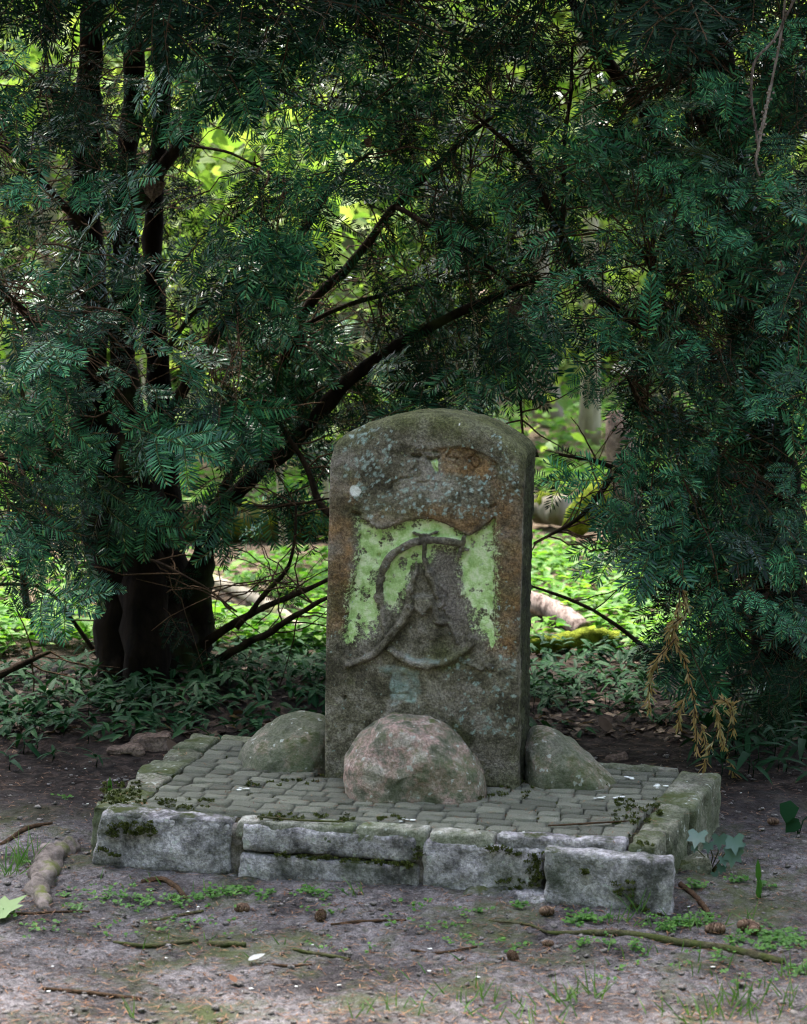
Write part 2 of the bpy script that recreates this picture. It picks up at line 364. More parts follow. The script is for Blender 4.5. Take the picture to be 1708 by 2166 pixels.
# ------------------------------------------------------------------ ground
def gz(x, y):
    P = np.stack([np.asarray(x, float), np.asarray(y, float)], -1)
    z = .020*fbm(P, 2.2, 3, 3)+.010*fbm(P, 11., 4, 5, .6)
    far = smooth(6.5, 12, P[..., 1]); z = z+far*.18*fbm(P, .35, 3, 8)
    mound = np.exp(-(((P[..., 0]+.78)/.5)**2+((P[..., 1]-6.5)/.45)**2)); z = z+.05*mound
    return z
def gz1(p): return float(gz(p[0], p[1]))
fx = np.arange(-1.35, 1.351, .0105); ex_ = 1.35*np.cumprod(np.full(34, 1.155)); xs = np.concatenate([-ex_[::-1], fx, ex_])
fy = np.arange(3.55, 6.25, .0115); by = 3.55-np.array([.1, .3, .8, 2, 5, 12, 30, 80, 150.])[::-1]; by = by
ey_ = 6.25*np.cumprod(np.full(48, 1.07)); ys = np.concatenate([by, fy, ey_])
X, Y = np.meshgrid(xs, ys, indexing='ij'); Z = gz(X, Y)
near = smooth(3.4, 3.6, Y)*(1-smooth(6.1, 6.6, Y))*(1-smooth(1.3, 1.5, abs(X)))
P2 = np.stack([X, Y], -1); Z = Z+near*(.0075*fbm(P2, 40., 3, 21, .7)+.010*np.maximum(0, fbm(P2, 26., 2, 33)-.28))
g = MB().add(np.stack([X, Y, Z], -1), grid_faces(len(xs), len(ys)))
tag(g.build('ground', M['soil']), 'trodden sandy path and dark forest soil under the yews', 'ground', kind='structure')

# ------------------------------------------------------------------ plinth
ZT = .129
qA, qB, qC, qD = gnd(214, 1712, ZT), gnd(1392, 1789, ZT), gnd(1519, 1634, ZT), gnd(415, 1553, ZT)
def Q(s, t, z=ZT):
    p = (qA*(1-s)+qB*s)*(1-t)+(qD*(1-s)+qC*s)*t; return np.array([p[0], p[1], z])
PLOC = Q(.5, .5, 0)
plinth = empty('stone_plinth', PLOC, 'low rectangular stone plinth of rough grey blocks topped with small cobbles', 'plinth')
def quad_block(s0, s1, t0, t1, z0, z1, zs=(0, 0, 0, 0), zl=(0, 0, 0, 0)):
    c = [(s0, t0), (s1, t0), (s1, t1), (s0, t1)]
    return [Q(s, t, z0+q) for (s, t), q in zip(c, zl)]+[Q(s, t, z1+q) for (s, t), q in zip(c, zs)]
def face_block(px, depth, back=.06, tilt=0.0):
    """front face given by four sight lines TL TR BR BL on the plane `depth` in front of the plinth's front line"""
    n = np.array([-(qB-qA)[1], (qB-qA)[0], 0]); n /= np.linalg.norm(n); P0 = qA-n*depth
    tl, tr, br, bl = [plane_hit(*p, P0, n) for p in px]
    bk = n*back
    return [bl, br, br+bk, bl+bk, tl+n*tilt, tr+n*tilt, tr+bk, tl+bk]
def part(name, C8, mat, res, rnd, amp, seed, scale=18., parent=None, loc=None):
    V, F = rough_block(C8, res, rnd, amp, seed, scale)
    return MB().add(local(V, PLOC if loc is None else loc), F).build(name, mat, plinth if parent is None else parent)
BLK = []
BLK.append(part('front_block', face_block([(214, 1714), (490, 1742), (488, 1856), (186, 1836)], .014, .075), M['block'], .008, .012, .009, 1))
BLK.append(part('front_block', face_block([(512, 1741), (882, 1774), (880, 1828), (510, 1801)], .012, .07), M['block'], .008, .01, .006, 2))
BLK.append(part('front_block', face_block([(508, 1807), (884, 1835), (884, 1925), (500, 1885)], .017, .07), M['block'], .008, .008, .007, 3))
BLK.append(part('front_block', face_block([(896, 1776), (1143, 1797), (1146, 1905), (890, 1895)], .016, .07), M['block'], .008, .012, .012, 4))
BLK.append(part('front_block', face_block([(1149, 1797), (1424, 1822), (1424, 1952), (1150, 1915)], .050, .055, .006), M['block'], .008, .009, .008, 5))
part('mortar_joint', face_block([(484, 1746), (518, 1748), (516, 1866), (482, 1862)], .003, .06), M['mortar'], .006, .006, .006, 6, 40)
part('mortar_joint', face_block([(872, 1778), (904, 1782), (900, 1910), (872, 1908)], .004, .06), M['mortar'], .006, .006, .006, 7, 40)
part('core', quad_block(.03, .965, .02, .97, -.05, ZT-.024), M['mortar'], .03, .01, .004, 8)
# rubble footing that shows along the foot of the blocks
part('footing', face_block([(330, 1852), (700, 1888), (700, 1925), (320, 1890)], .045, .10), M['block'], .008, .012, .012, 9, 26)
part('footing', face_block([(985, 1886), (1190, 1898), (1200, 1960), (970, 1935)], .05, .09), M['block'], .008, .018, .016, 10, 22)
part('footing', face_block([(700, 1900), (985, 1908), (985, 1950), (700, 1930)], .03, .10), M['mortar'], .008, .015, .014, 11, 22)
# rim slabs of the front edge (right half) and its corner stone
for k, (s0, s1, dz) in enumerate([(.255, .47, .0), (.475, .60, .003), (.605, .72, .001), (.725, .945, .004)]):
    part('rim_slab', quad_block(s0, s1, -.012, .055, ZT-.045, ZT+dz), M['cobble'] if k < 3 else M['block'], .007, .006, .005, 20+k, 30)
part('rim_slab', quad_block(.01, .248, -.015, .05, ZT-.045, ZT-.002), M['block'], .007, .008, .006, 25, 30)
part('corner_stone', quad_block(.95, .998, -.012, .17, .0, ZT+.002), M['kerb'], .007, .01, .010, 26, 26)
# left kerb, a run of slabs stepping in and out
for k, (t0, t1, o0, o1, dz) in enumerate([(.055, .27, -.035, -.03, -.006), (.275, .45, -.012, -.02, .0), (.455, .62, -.026, -.02, .002), (.625, .80, -.010, -.02, -.003), (.805, 1.0, -.018, -.004, .003)]):
    c = [(o0, t0), (.052, t0), (.052, t1), (o1, t1)]
    C8 = [Q(s, t, -.02) for s, t in c]+[Q(s, t, ZT+dz) for s, t in c]
    part('kerb_slab', C8, M['kerb'], .008, .007, .013 if k == 0 else .008, 30+k, 22)
# right kerb: mossy block, then the tall long one
part('kerb_slab', quad_block(.945, 1.0, .175, .50, -.02, ZT-.001), M['kerb'], .008, .012, .010, 40, 22)
part('kerb_slab', quad_block(.935, 1.008, .51, .99, -.02, ZT+.002), M['kerb'], .008, .010, .007, 41, 20)
# back kerb
for k, (s0, s1) in enumerate([(.055, .20), (.205, .40), (.68, .93)]):
    part('kerb_slab', quad_block(s0, s1, .955, 1.01, -.02, ZT+.004), M['kerb'], .01, .008, .006, 44+k, 22)
bedV = np.array([[Q(s, t, ZT-.013) for t in np.linspace(.03, .98, 60)] for s in np.linspace(.03, .97, 110)])
bedV[..., 2] += .006*fbm(bedV, 60, 3, 5)
MB().add(local(bedV, PLOC), grid_faces(110, 60)).build('joint_bed', M['joint'], plinth)
# cobbles
cob = []
for k in range(9):
    V, F = box_grid(5, 4, 2)
    p = V*np.array([1, 1, 1.]); rr = .13
    inner = np.clip(p, -(1-rr), 1-rr); d = p-inner; ln = np.linalg.norm(d, axis=1); ok = ln > 0
    p[ok] = inner[ok]+d[ok]/ln[ok, None]*rr
    p[:, :2] += .10*fbm(V+k*7.1, 1.1, 2, 60+k)[:, None]*V[:, :2]+np.stack([.14*vnoise(V*.8+k*3.3, 61)*V[:, 1], .14*vnoise(V*.8+k*5.3, 62)*V[:, 0]], -1)
    p[:, 2] += .13*fbm(V[:, :2]+k*9.7, 1.4, 3, 70+k)
    cob.append(MB().add(p, F).mesh('cobble', M['cobble']))
# marker and boulder footprints, so that no cobble is laid under them
NROW = 14; ncob = 0
def under_stones(p):
    v = project(p)
    return (690 < v[0] < 1095 and 1560 < v[1] < 1640) or (735 < v[0] < 1000 and 1560 < v[1] < 1680) or (530 < v[0] < 690 and 1560 < v[1] < 1612) or (1120 < v[0] < 1290 and 1590 < v[1] < 1650)
exq = (qB-qA)/np.linalg.norm(qB-qA); rotq = math.atan2(exq[1], exq[0])
rnd = random.Random(5)
for r in range(NROW):
    t0 = .060+(.95-.060)*r/NROW; t1 = .060+(.95-.060)*(r+1)/NROW
    W = np.linalg.norm(Q(1, (t0+t1)/2)-Q(0, (t0+t1)/2)); s = .056+rnd.uniform(0, .004)
    while s < .93:
        w = rnd.uniform(.044, .078)/W*(1.25 if rnd.random() < .12 else 1)
        if s+w > .918: w = .938-s
        if w*W < .02: break
        wav = .010*math.sin(s*9+r*.35)
        c = Q(s+w/2, (t0+t1)/2+wav, ZT)
        dloc = np.linalg.norm(Q(s, t1)-Q(s, t0))
        if not under_stones(c):
            o = link('cobble', cob[rnd.randrange(9)], plinth)
            o.location = local([c[0], c[1], ZT-.020+rnd.uniform(-.0025, .002)], PLOC)
            o.scale = ((w*W)/2*.945*rnd.choice((1, 1, -1)), dloc/2*rnd.uniform(.87, .96), .020)
            o.rotation_euler = (rnd.uniform(-.05, .05), rnd.uniform(-.05, .05), rotq+rnd.uniform(-.06, .06)); ncob += 1
        s += w
# moss cushions in the joints and on the blocks: far too fine to count
def moss_mesh(pts, rads, n, seed, flat=.5):
    rg = np.random.default_rng(seed); mb = MB()
    for p, r in zip(pts, rads):
        k = int(n*r/.02)+6
        d = rg.normal(size=(k, 3)); d /= np.linalg.norm(d, axis=1)[:, None]; d *= rg.random((k, 1))**.4
        c = p+d*r*np.array([1, .6, flat])
        L = rg.uniform(.003, .007, (k, 1)); a = rg.normal(size=(k, 3)); a[:, 2] = abs(a[:, 2])+.4; a /= np.linalg.norm(a, axis=1)[:, None]
        bb = np.cross(a, rg.normal(size=(k, 3))); bb /= np.linalg.norm(bb, axis=1)[:, None]+1e-9
        V = np.stack([c-bb*L*.35, c+bb*L*.35, c+a*L], 1).reshape(-1, 3)
        mb.add(V, np.arange(3*k).reshape(-1, 3))
    return mb
pts, rads = [], []; rg = np.random.default_rng(3); bm_ = {}
nF = np.array([-(qB-qA)[1], (qB-qA)[0], 0]); nF /= np.linalg.norm(nF)
def blockpt(x, y, dep): return plane_hit(x, y, qA-nF*dep, nF)
for kk, (x0, y0, x1, y1, n, r) in enumerate([(230, 1740, 330, 1770, 50, .010), (200, 1790, 250, 1812, 14, .007), (575, 1808, 870, 1830, 40, .007), (820, 1825, 870, 1832, 14, .010), (1030, 1790, 1100, 1812, 16, .009), (1120, 1800, 1148, 1870, 26, .009), (884, 1785, 893, 1815, 8, .008), (1060, 1860, 1140, 1890, 16, .007), (1230, 1840, 1250, 1850, 8, .007), (1290, 1860, 1340, 1895, 12, .007), (1340, 1920, 1420, 1945, 14, .007)]):
    pp, rr_ = bm_.setdefault([0, 0, 2, 2, 3, 3, 3, 3, 4, 4, 4][kk], ([], []))
    for _ in range(n):
        f = rg.random(); pp.append(blockpt(x0+(x1-x0)*f+rg.normal()*4, y0+(y1-y0)*(f if y1-y0 < 26 else rg.random())+rg.normal()*3, .022 if x0 < 1148 else .055)); rr_.append(r*rg.uniform(.6, 1.2))
for kk, (pp, rr_) in bm_.items():
    o = moss_mesh(local(np.array(pp), PLOC), rr_, 46, 40+kk).build('moss', M['moss_dark'], BLK[kk], False); o['kind'] = 'stuff'
for (x0, y0, x1, y1, n) in [(215, 1655, 300, 1700, 60), (330, 1690, 450, 1712, 24), (540, 1722, 760, 1735, 30), (1300, 1690, 1400, 1745, 50), (1060, 1650, 1300, 1668, 40), (1010, 1675, 1120, 1690, 14), (1350, 1780, 1385, 1795, 8), (520, 1650, 700, 1662, 16), (790, 1725, 860, 1735, 10)]:
    for _ in range(n):
        pts.append(gnd(rg.uniform(x0, x1), rg.uniform(y0, y1), ZT+.002)); rads.append(rg.uniform(.004, .009))
for _ in range(260):
    p = Q(rg.uniform(.05, .94), rg.uniform(.05, .95), ZT-.007); pts.append(p); rads.append(rg.uniform(.003, .007))
o = moss_mesh(local(np.array(pts), PLOC), rads, 46, 4).build('moss', M['moss_dark'], plinth, False); o['kind'] = 'stuff'

# ------------------------------------------------------------------ marker stone
def c1(p): return np.array([(730.9+.2060*x, 909.6+.2060*y) for x, y in p])
def c2(p): return np.array([(730.9+.2060*x, 1093.7+.2060*y) for x, y in p])
def c3(p): return np.array([(649.7+.2219*x, 1380.6+.2219*y) for x, y in p])
bl, br = gnd(684, 1642, ZT), gnd(1099, 1668, ZT)
ea = br-bl; ea /= np.linalg.norm(ea); en = np.array([ea[1], -ea[0], 0]); en = en if en[1] < 0 else -en   # en: front normal
def hitf(x, y): return plane_hit(x, y, bl, en)
def fl(x, y):
    p = hitf(x, y); return np.array([(p-bl)@ea, p[2]])
Lp = np.array([fl(*q) for q in [(684, 1660), (686, 1500), (689, 1300), (693, 1120), (697, 985), (700, 955)]])
Rp = np.array([fl(*q) for q in [(1097, 1690), (1097, 1500), (1099, 1300), (1103, 1120), (1107, 1010), (1108, 968)]])
Tp = np.array([fl(*q) for q in [(700, 955), (708, 935), (728, 918), (765, 900), (810, 887), (860, 878), (905, 876), (950, 880), (1000, 891), (1045, 910), (1080, 933), (1100, 950), (1108, 968)]])
NU, NV = 210, 380
u = np.linspace(0, 1, NU); v = np.linspace(0, 1, NV)
ztop = np.interp(u, (Tp[:, 0]-Tp[0, 0])/(Tp[-1, 0]-Tp[0, 0]), Tp[:, 1])
Z0 = .02
zz = Z0+(ztop[:, None]-Z0)*v[None, :]
aL = np.interp(zz, Lp[:, 1], Lp[:, 0]); aR = np.interp(zz, Rp[:, 1], Rp[:, 0])
aa = aL+(aR-aL)*u[:, None]
base = bl[None, None]*np.array([1, 1, 0])+aa[..., None]*ea+zz[..., None]*np.array([0, 0, 1.])
px = project(base).reshape(-1, 2); flat = base.reshape(-1, 3)
wob = np.stack([fbm(flat, 30, 3, 41), fbm(flat, 30, 3, 42)], -1)
h = np.zeros(len(px)); pw = px+wob*3.0
def stroke(P, rpx, hgt, taper=None, jit=.25):
    global h
    d, t = segdist(pw, P); r = rpx*.2060*(1+jit*fbm(flat, 40, 2, 77))
    if taper is not None: r = r*np.interp(t, [0, 1], taper)
    k = np.clip(1-(d/r)**2, 0, 1); s = .45*np.sqrt(k)+.55*smooth(1., .62, d/r+.22*fbm(flat, 55, 3, 78)); s = s*(1+.22*fbm(flat, 60, 3, 79, .6))
    return s*hgt*(np.interp(t, [0, 1], taper) if taper is not None else 1)
# the sunk panel below the cartouche
panel = c2([(130, -40), (1545, -40), (1540, 700), (1545, 1150), (1450, 1380), (1200, 1560), (700, 1560), (300, 1540), (40, 1530), (-20, 1250), (40, 800), (120, 400)])
sd = sdf(pw, panel)
vfade = smooth(1400, 1250, px[:, 1])
h -= .014*smooth(2, -7, sd)*(.25+.75*vfade)
cart = c1([(60, 820), (130, 880), (150, 920), (240, 940), (250, 970), (340, 1015), (430, 1020), (520, 970), (620, 932), (760, 917), (900, 925), (1000, 955), (1100, 1000), (1180, 1050), (1250, 1085), (1300, 1075), (1400, 1010), (1500, 930), (1550, 870), (1575, 600), (1560, 340), (1480, 275), (1350, 215), (1200, 180), (1110, 172), (980, 185), (850, 200), (690, 205), (500, 225), (350, 310), (250, 400), (150, 520), (80, 640)])
sc_ = sdf(pw, cart); inside = smooth(1.2, -1.6, sc_)
low = smooth(985, 1075, px[:, 1])
hc = -.007*(1-low)*smooth(860, 1010, px[:, 0])+.003*low-.001
h = np.where(inside > 0, h*(1-inside)+hc*inside, h)
h += inside*.004*fbm(flat, 22, 4, 81)
S = lambda P, r, hg, tp=None: stroke(c2(P), r, hg, tp)
ridge = np.zeros(len(px))
for P, r, hg, tp in [
    ([(1190, 270), (1100, 262), (1000, 243), (900, 232), (800, 240), (700, 265), (600, 310), (500, 375), (430, 450), (385, 540), (365, 620), (355, 700), (350, 790), (360, 860)], 50, .014, None),
    ([(360, 860), (375, 940), (380, 1040), (390, 1130), (400, 1230)], 44, .011, (1, .35)),
    ([(340, 820), (350, 850)], 62, .013, None),
    ([(1215, 210), (1215, 260), (1190, 330), (1170, 400)], 32, .012, None), ([(1190, 330), (1250, 345)], 20, .009, None),
    ([(815, 220), (810, 300), (815, 400), (820, 500), (850, 570)], 27, .014, None),
    ([(850, 570), (890, 660), (920, 780), (940, 830)], 48, .012, (1, .5)),
    ([(700, 165), (760, 180), (815, 190), (870, 182), (935, 155)], 24, .011, None),
    ([(722, 470), (718, 560), (692, 660), (660, 760)], 46, .013, (.4, 1)),
    ([(655, 820), (650, 900)], 42, .013, None),
    ([(650, 930), (630, 990), (590, 1055), (530, 1130), (470, 1220), (400, 1310), (320, 1390), (220, 1445), (120, 1490), (40, 1515)], 60, .017, (1, .5)),
    ([(470, 1365), (540, 1420), (640, 1480), (740, 1512), (850, 1522), (950, 1508), (1050, 1478), (1150, 1428), (1230, 1368), (1290, 1310), (1285, 1255)], 50, .015, (.75, .9)),
    ([(905, 900), (920, 1000), (935, 1070), (1020, 1085)], 30, .009, None), ([(1000, 830), (1000, 900), (960, 930)], 18, .006, None),
    ([(1200, 1480), (1300, 1520), (1400, 1570)], 20, .006, None), ([(1475, 1540), (1490, 1550)], 40, .007, None),
    ([(1010, 950), (1050, 1080), (1110, 1220), (1150, 1300)], 14, .004, None), ([(1160, 560), (1170, 680), (1180, 790)], 40, .005, None)]:
    ridge = np.maximum(ridge, S(P, r, hg, tp))
vp = sdf(pw, c2([(690, 815), (690, 930), (795, 1030), (885, 940), (920, 900), (905, 815), (800, 800)]))
ridge = np.maximum(ridge, .011*smooth(2.0, -5, vp))
vp2 = sdf(pw, c2([(560, 700), (760, 520), (850, 560), (960, 830), (1080, 1200), (900, 1300), (700, 1200), (640, 900)]))
h += .005*smooth(6, -14, vp2)
ridge *= 1.45; h += ridge
for P, r, dp in [([(690, 262), (740, 275), (765, 262)], 22, .011), ([(845, 285), (890, 300), (945, 285)], 22, .011), ([(900, 215), (935, 225)], 16, .008), ([(755, 290), (745, 350), (690, 410)], 20, .005), ([(855, 300), (895, 370), (930, 430), (915, 480)], 26, .006),
                 ([(455, 610), (490, 545), (570, 500), (685, 480)], 13, .006), ([(740, 535), (790, 545), (850, 530)], 12, .004),
                 ([(1090, 215), (1035, 280), (1160, 298)], 13, .006), ([(1125, 240), (1105, 290)], 11, .004), ([(1145, 305), (1110, 350), (1150, 380)], 11, .004),
                 ([(1320, 255), (1275, 290), (1280, 355), (1325, 400), (1375, 350), (1360, 290), (1325, 258)], 13, .005),
                 ([(1490, 790), (1540, 770)], 20, .006), ([(90, 850), (140, 870)], 24, .008)]:
    h -= stroke(c1(P), r, dp)
h -= stroke(c2([(330, 395), (332, 410)]), 20, .009)
h -= stroke(c3([(355, 445), (365, 430)]), 18, .009); h -= stroke(c3([(800, 395), (960, 405)]), 14, .003); h -= stroke(c3([(790, 260), (800, 200), (740, 205)]), 14, .003)
h -= .003*smooth(3, -4, sdf(pw, c3([(790, 210), (1050, 200), (1075, 440), (800, 500)])))
# weathering and rounded arrises
h += .0035*fbm(flat, 14, 4, 90)+.0018*fbm(flat, 70, 3, 91, .6)-.003*np.maximum(0, fbm(flat, 45, 2, 95)-.35)
ue = np.minimum(aa-aL, aR-aa).ravel(); te = (ztop[:, None]-zz).ravel()
rs = .010+.004*fbm(flat, 12, 3, 99)
h -= np.where(ue < rs, rs-np.sqrt(np.maximum(0, rs**2-(rs-ue)**2)), 0)
rt = .030+.010*fbm(flat, 9, 3, 98)
h -= np.where(te < rt, rt*.9-.9*np.sqrt(np.maximum(0, rt**2-(rt-te)**2)), 0)
front = flat+en[None]*h[:, None]
front = front.reshape(NU, NV, 3)
# sides, top and back: the border line of the face carried back through the thickness
TH = .16
bd = np.concatenate([front[0, :], front[1:, -1], front[-1, -2::-1]])       # left up, top, right down
ND = 34
f = np.linspace(0, 1, ND)[1:]
cen = flat.mean(0)
out = np.concatenate([np.repeat((-ea)[None], NV, 0), np.repeat(np.array([[0, 0, 1.]]), NU-1, 0), np.repeat(ea[None], NV-1, 0)])
rim = []
for fk in f:
    P = bd-en[None]*(TH*fk)
    am = (.004*fbm(P, 26, 4, 120)+.0025*fbm(P, 80, 2, 121))*min(1, fk*6)
    rb = -.02*max(0, fk-.85)/.15
    rim.append(P+out*(am+rb)[:, None])
rim = np.stack([bd]+rim)                                                    # ND, nb, 3
nb = rim.shape[1]
mb = MB(); F0 = grid_faces(NU, NV)[:, ::1]
Fr = grid_faces(ND, nb)
Vall = np.concatenate([front.reshape(-1, 3), rim[1:].reshape(-1, 3)])
bidx = np.concatenate([np.arange(NV), np.arange(1, NU)*NV+NV-1, (NU-1)*NV+np.arange(NV-2, -1, -1)])
remap = np.concatenate([bidx, NU*NV+np.arange((ND-1)*nb)])
back = remap[(ND-1)*nb+np.arange(nb)]
mb.add(Vall, [F0, remap[Fr][:, ::-1], np.stack([back[:NV-1], back[1:NV], back[::-1][1:NV], back[::-1][:NV-1]], 1)])
# stains, the side's painted shade, and growth
PX = project(Vall); FL = Vall; nfr = NU*NV
wob3 = np.stack([fbm(FL, 150, 3, 53, .7), fbm(FL, 150, 3, 54, .7)], -1); wob2 = np.stack([fbm(FL, 40, 4, 51, .65), fbm(FL, 40, 4, 52, .65)], -1); pq = PX+wob2*9
isf = np.zeros(len(Vall)); isf[:nfr] = 1
rust = np.maximum(smooth(25, -15, sdf(PX+wob2*16, [(1045, 1010), (1108, 1060), (1106, 1300), (1080, 1390), (1045, 1370)])), smooth(16, -12, sdf(PX+wob2*14, [(690, 1080), (745, 1090), (742, 1240), (728, 1330), (690, 1340)])))
rust = np.maximum(rust, .9*smooth(8, -6, sdf(pq, c1([(960, 190), (1250, 190), (1540, 340), (1540, 560), (1300, 470), (980, 430)]))))
rust = np.maximum(rust, .65*smooth(8, -10, sdf(pq, c1([(200, 900), (400, 800), (900, 760), (1400, 780), (1540, 820), (1300, 1070), (760, 915), (430, 1020)]))))
rust = np.maximum(rust, .5*smooth(10, -10, sdf(pq, [(700, 1010), (760, 1010), (760, 1090), (690, 1090)])))
rust *= np.clip(.75+.9*fbm(FL, 18, 4, 55), 0, 1)*isf
topm = np.clip(smooth(.07, .0, np.concatenate([te, np.zeros(len(Vall)-nfr)])+.035*fbm(FL, 16, 4, 56)), 0, 1)
topm[nfr:] = np.where(FL[nfr:, 2] > ztop.min()-.03, 1, .55*smooth(-.1, .5, fbm(FL[nfr:], 12, 3, 57)))
topm = np.maximum(topm, .75*smooth(.12, .45, fbm(FL, 9, 4, 58))*isf)
topm = np.maximum(topm, .8*smooth(1600, 1670, PX[:, 1]+20*wob2[:, 0]))
mauve = np.clip(smooth(-12, 8, -sdf(PX+wob2*20, c2([(420, 380), (640, 400), (620, 560), (540, 540)])))+smooth(-12, 8, -sdf(PX+wob2*20, c2([(880, 310), (1160, 420), (1200, 780), (1140, 1100), (960, 830), (900, 560)]))), 0, 1)
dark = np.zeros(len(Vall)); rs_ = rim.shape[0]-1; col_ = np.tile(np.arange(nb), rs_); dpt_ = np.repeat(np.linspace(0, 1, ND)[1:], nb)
dark[nfr:] = (col_ > NV+NU-12)*smooth(.02, .16, dpt_+.12*fbm(FL[nfr:], 20, 3, 69))*smooth(ztop.max()-.05, ztop.max()-.13, FL[nfr:, 2]+.02*fbm(FL[nfr:], 15, 3, 68))  # right side: dark algae, deepened in colour to stand for its shade
stain_shade = np.stack([rust, topm*(1-.6*rust), mauve*isf, 1-dark], -1)
A1 = c2([(150, 40), (330, 112), (480, 122), (620, 40), (820, 25), (1000, 50), (1240, 195), (1200, 300), (900, 300), (880, 420), (800, 470), (700, 470), (640, 600), (630, 720), (560, 780), (540, 860), (520, 940), (450, 900), (405, 860), (350, 880), (340, 1000), (300, 1110), (240, 1220), (195, 1210), (170, 1130), (120, 1110), (110, 1290), (10, 1300), (25, 1000), (60, 750), (130, 500), (150, 250)])
A2 = c2([(1235, 190), (1300, 165), (1400, 105), (1515, 65), (1540, 500), (1530, 850), (1520, 1100), (1550, 1250), (1530, 1390), (1490, 1330), (1440, 1180), (1350, 1130), (1320, 1000), (1280, 870), (1220, 760), (1200, 560), (1190, 430), (1160, 400), (1170, 320)])
pz = PX+wob2*np.array([5, 7])
alg = np.maximum(smooth(7, -9, sdf(pz, A1)), smooth(7, -9, sdf(pz, A2)))
rid = np.zeros(len(Vall)); rid[:nfr] = ridge; cin = np.zeros(len(Vall)); cin[:nfr] = inside
alg *= 1-smooth(.0095, .0155, rid+.004*fbm(FL, 50, 3, 59)); alg *= 1-cin
alg *= 1-.95*smooth(3, -5, sdf(PX+wob2*14, c2([(560, 400), (650, 410), (620, 540), (540, 530)])))
alg *= np.clip(1-1.6*np.maximum(0, fbm(FL, 30, 4, 63, .65)-.08)*2, .05, 1)
alg = np.maximum(alg, .42*smooth(26, 0, np.minimum(sdf(PX, A1), sdf(PX, A2)))*isf*(1-cin)*smooth(1400, 1340, PX[:, 1])*(1-smooth(.006, .012, rid)))
alg = np.maximum(alg, .8*smooth(2, -2, sdf(pz, c1([(860, 320), (940, 300), (950, 420), (920, 440)]))))
# grey-green lichen spots as small round rosettes
rg = np.random.default_rng(8); lic = np.zeros(len(Vall))
def spots(n, box, r0, r1):
    global lic
    for _ in range(n):
        q = np.array([rg.uniform(box[0], box[2]), rg.uniform(box[1], box[3])]); r = rg.uniform(r0, r1)**1.0
        k = np.where((abs(PX[:nfr, 0]-q[0]) < 14) & (abs(PX[:nfr, 1]-q[1]) < 14))[0]
        if len(k) == 0: continue
        d = np.linalg.norm((PX[k]+wob2[k]*4+wob3[k]*6-q), axis=1); lic[k] = np.maximum(lic[k], 1.0*smooth(r, r*.6, d))
spots(90, (725, 900, 830, 1010), 1.5, 6); spots(230, (740, 1000, 1050, 1100), 1.2, 5.0); spots(50, (1040, 920, 1105, 1060), 1.2, 5)
spots(35, (780, 930, 1000, 1010), 1.2, 4); spots(90, (940, 1390, 1090, 1560), 1.2, 5.5); spots(40, (1050, 1250, 1100, 1420), 1.0, 4)
spots(50, (690, 1340, 960, 1560), .8, 2.4); spots(60, (690, 900, 1100, 1660), .8, 2.5); spots(20, (1000, 1500, 1090, 1560), 2, 5)
pale = smooth(3, -3, sdf(pq, c3([(680, 150), (820, 105), (1000, 160), (1060, 190), (1080, 400), (1040, 470), (960, 470), (880, 440), (860, 500), (800, 520), (790, 280), (820, 215), (720, 200)])))
lic = np.maximum(lic, .9*pale*np.clip(.7+1.1*fbm(FL, 50, 3, 65), 0, 1)*isf)
lic = np.maximum(lic, .55*smooth(4, -3, sdf(pq, c2([(620, 1400), (760, 1460), (960, 1455), (960, 1490), (760, 1500), (640, 1450)])))*isf)
lic *= np.clip(.85+.9*fbm(FL, 60, 3, 66), 0, 1)
wh = smooth(12.5, 10.5, np.linalg.norm(PX+wob2*5-c1([(105, 625)])[0], axis=1)); wh = np.maximum(wh, smooth(2.6, 1.5, np.linalg.norm(PX+wob2*3-np.array([972, 897]), axis=1)))
growth = np.stack([alg*isf, lic, wh*isf, np.ones(len(Vall))], -1)
MLOC = np.array([bl[0], bl[1], ZT])+ea*.22
o = MB(); o.V = [local(mb.V[0], MLOC).astype(np.float32)]; o.F = mb.F; o.M = mb.M
ms = o.build('marker_stone', M['sandstone'], attrs={'stain_shade': stain_shade, 'growth': growth}); ms.location = MLOC
tag(ms, 'upright round-topped sandstone marker carved with a monogram, bright green algae in its panel', 'marker stone')

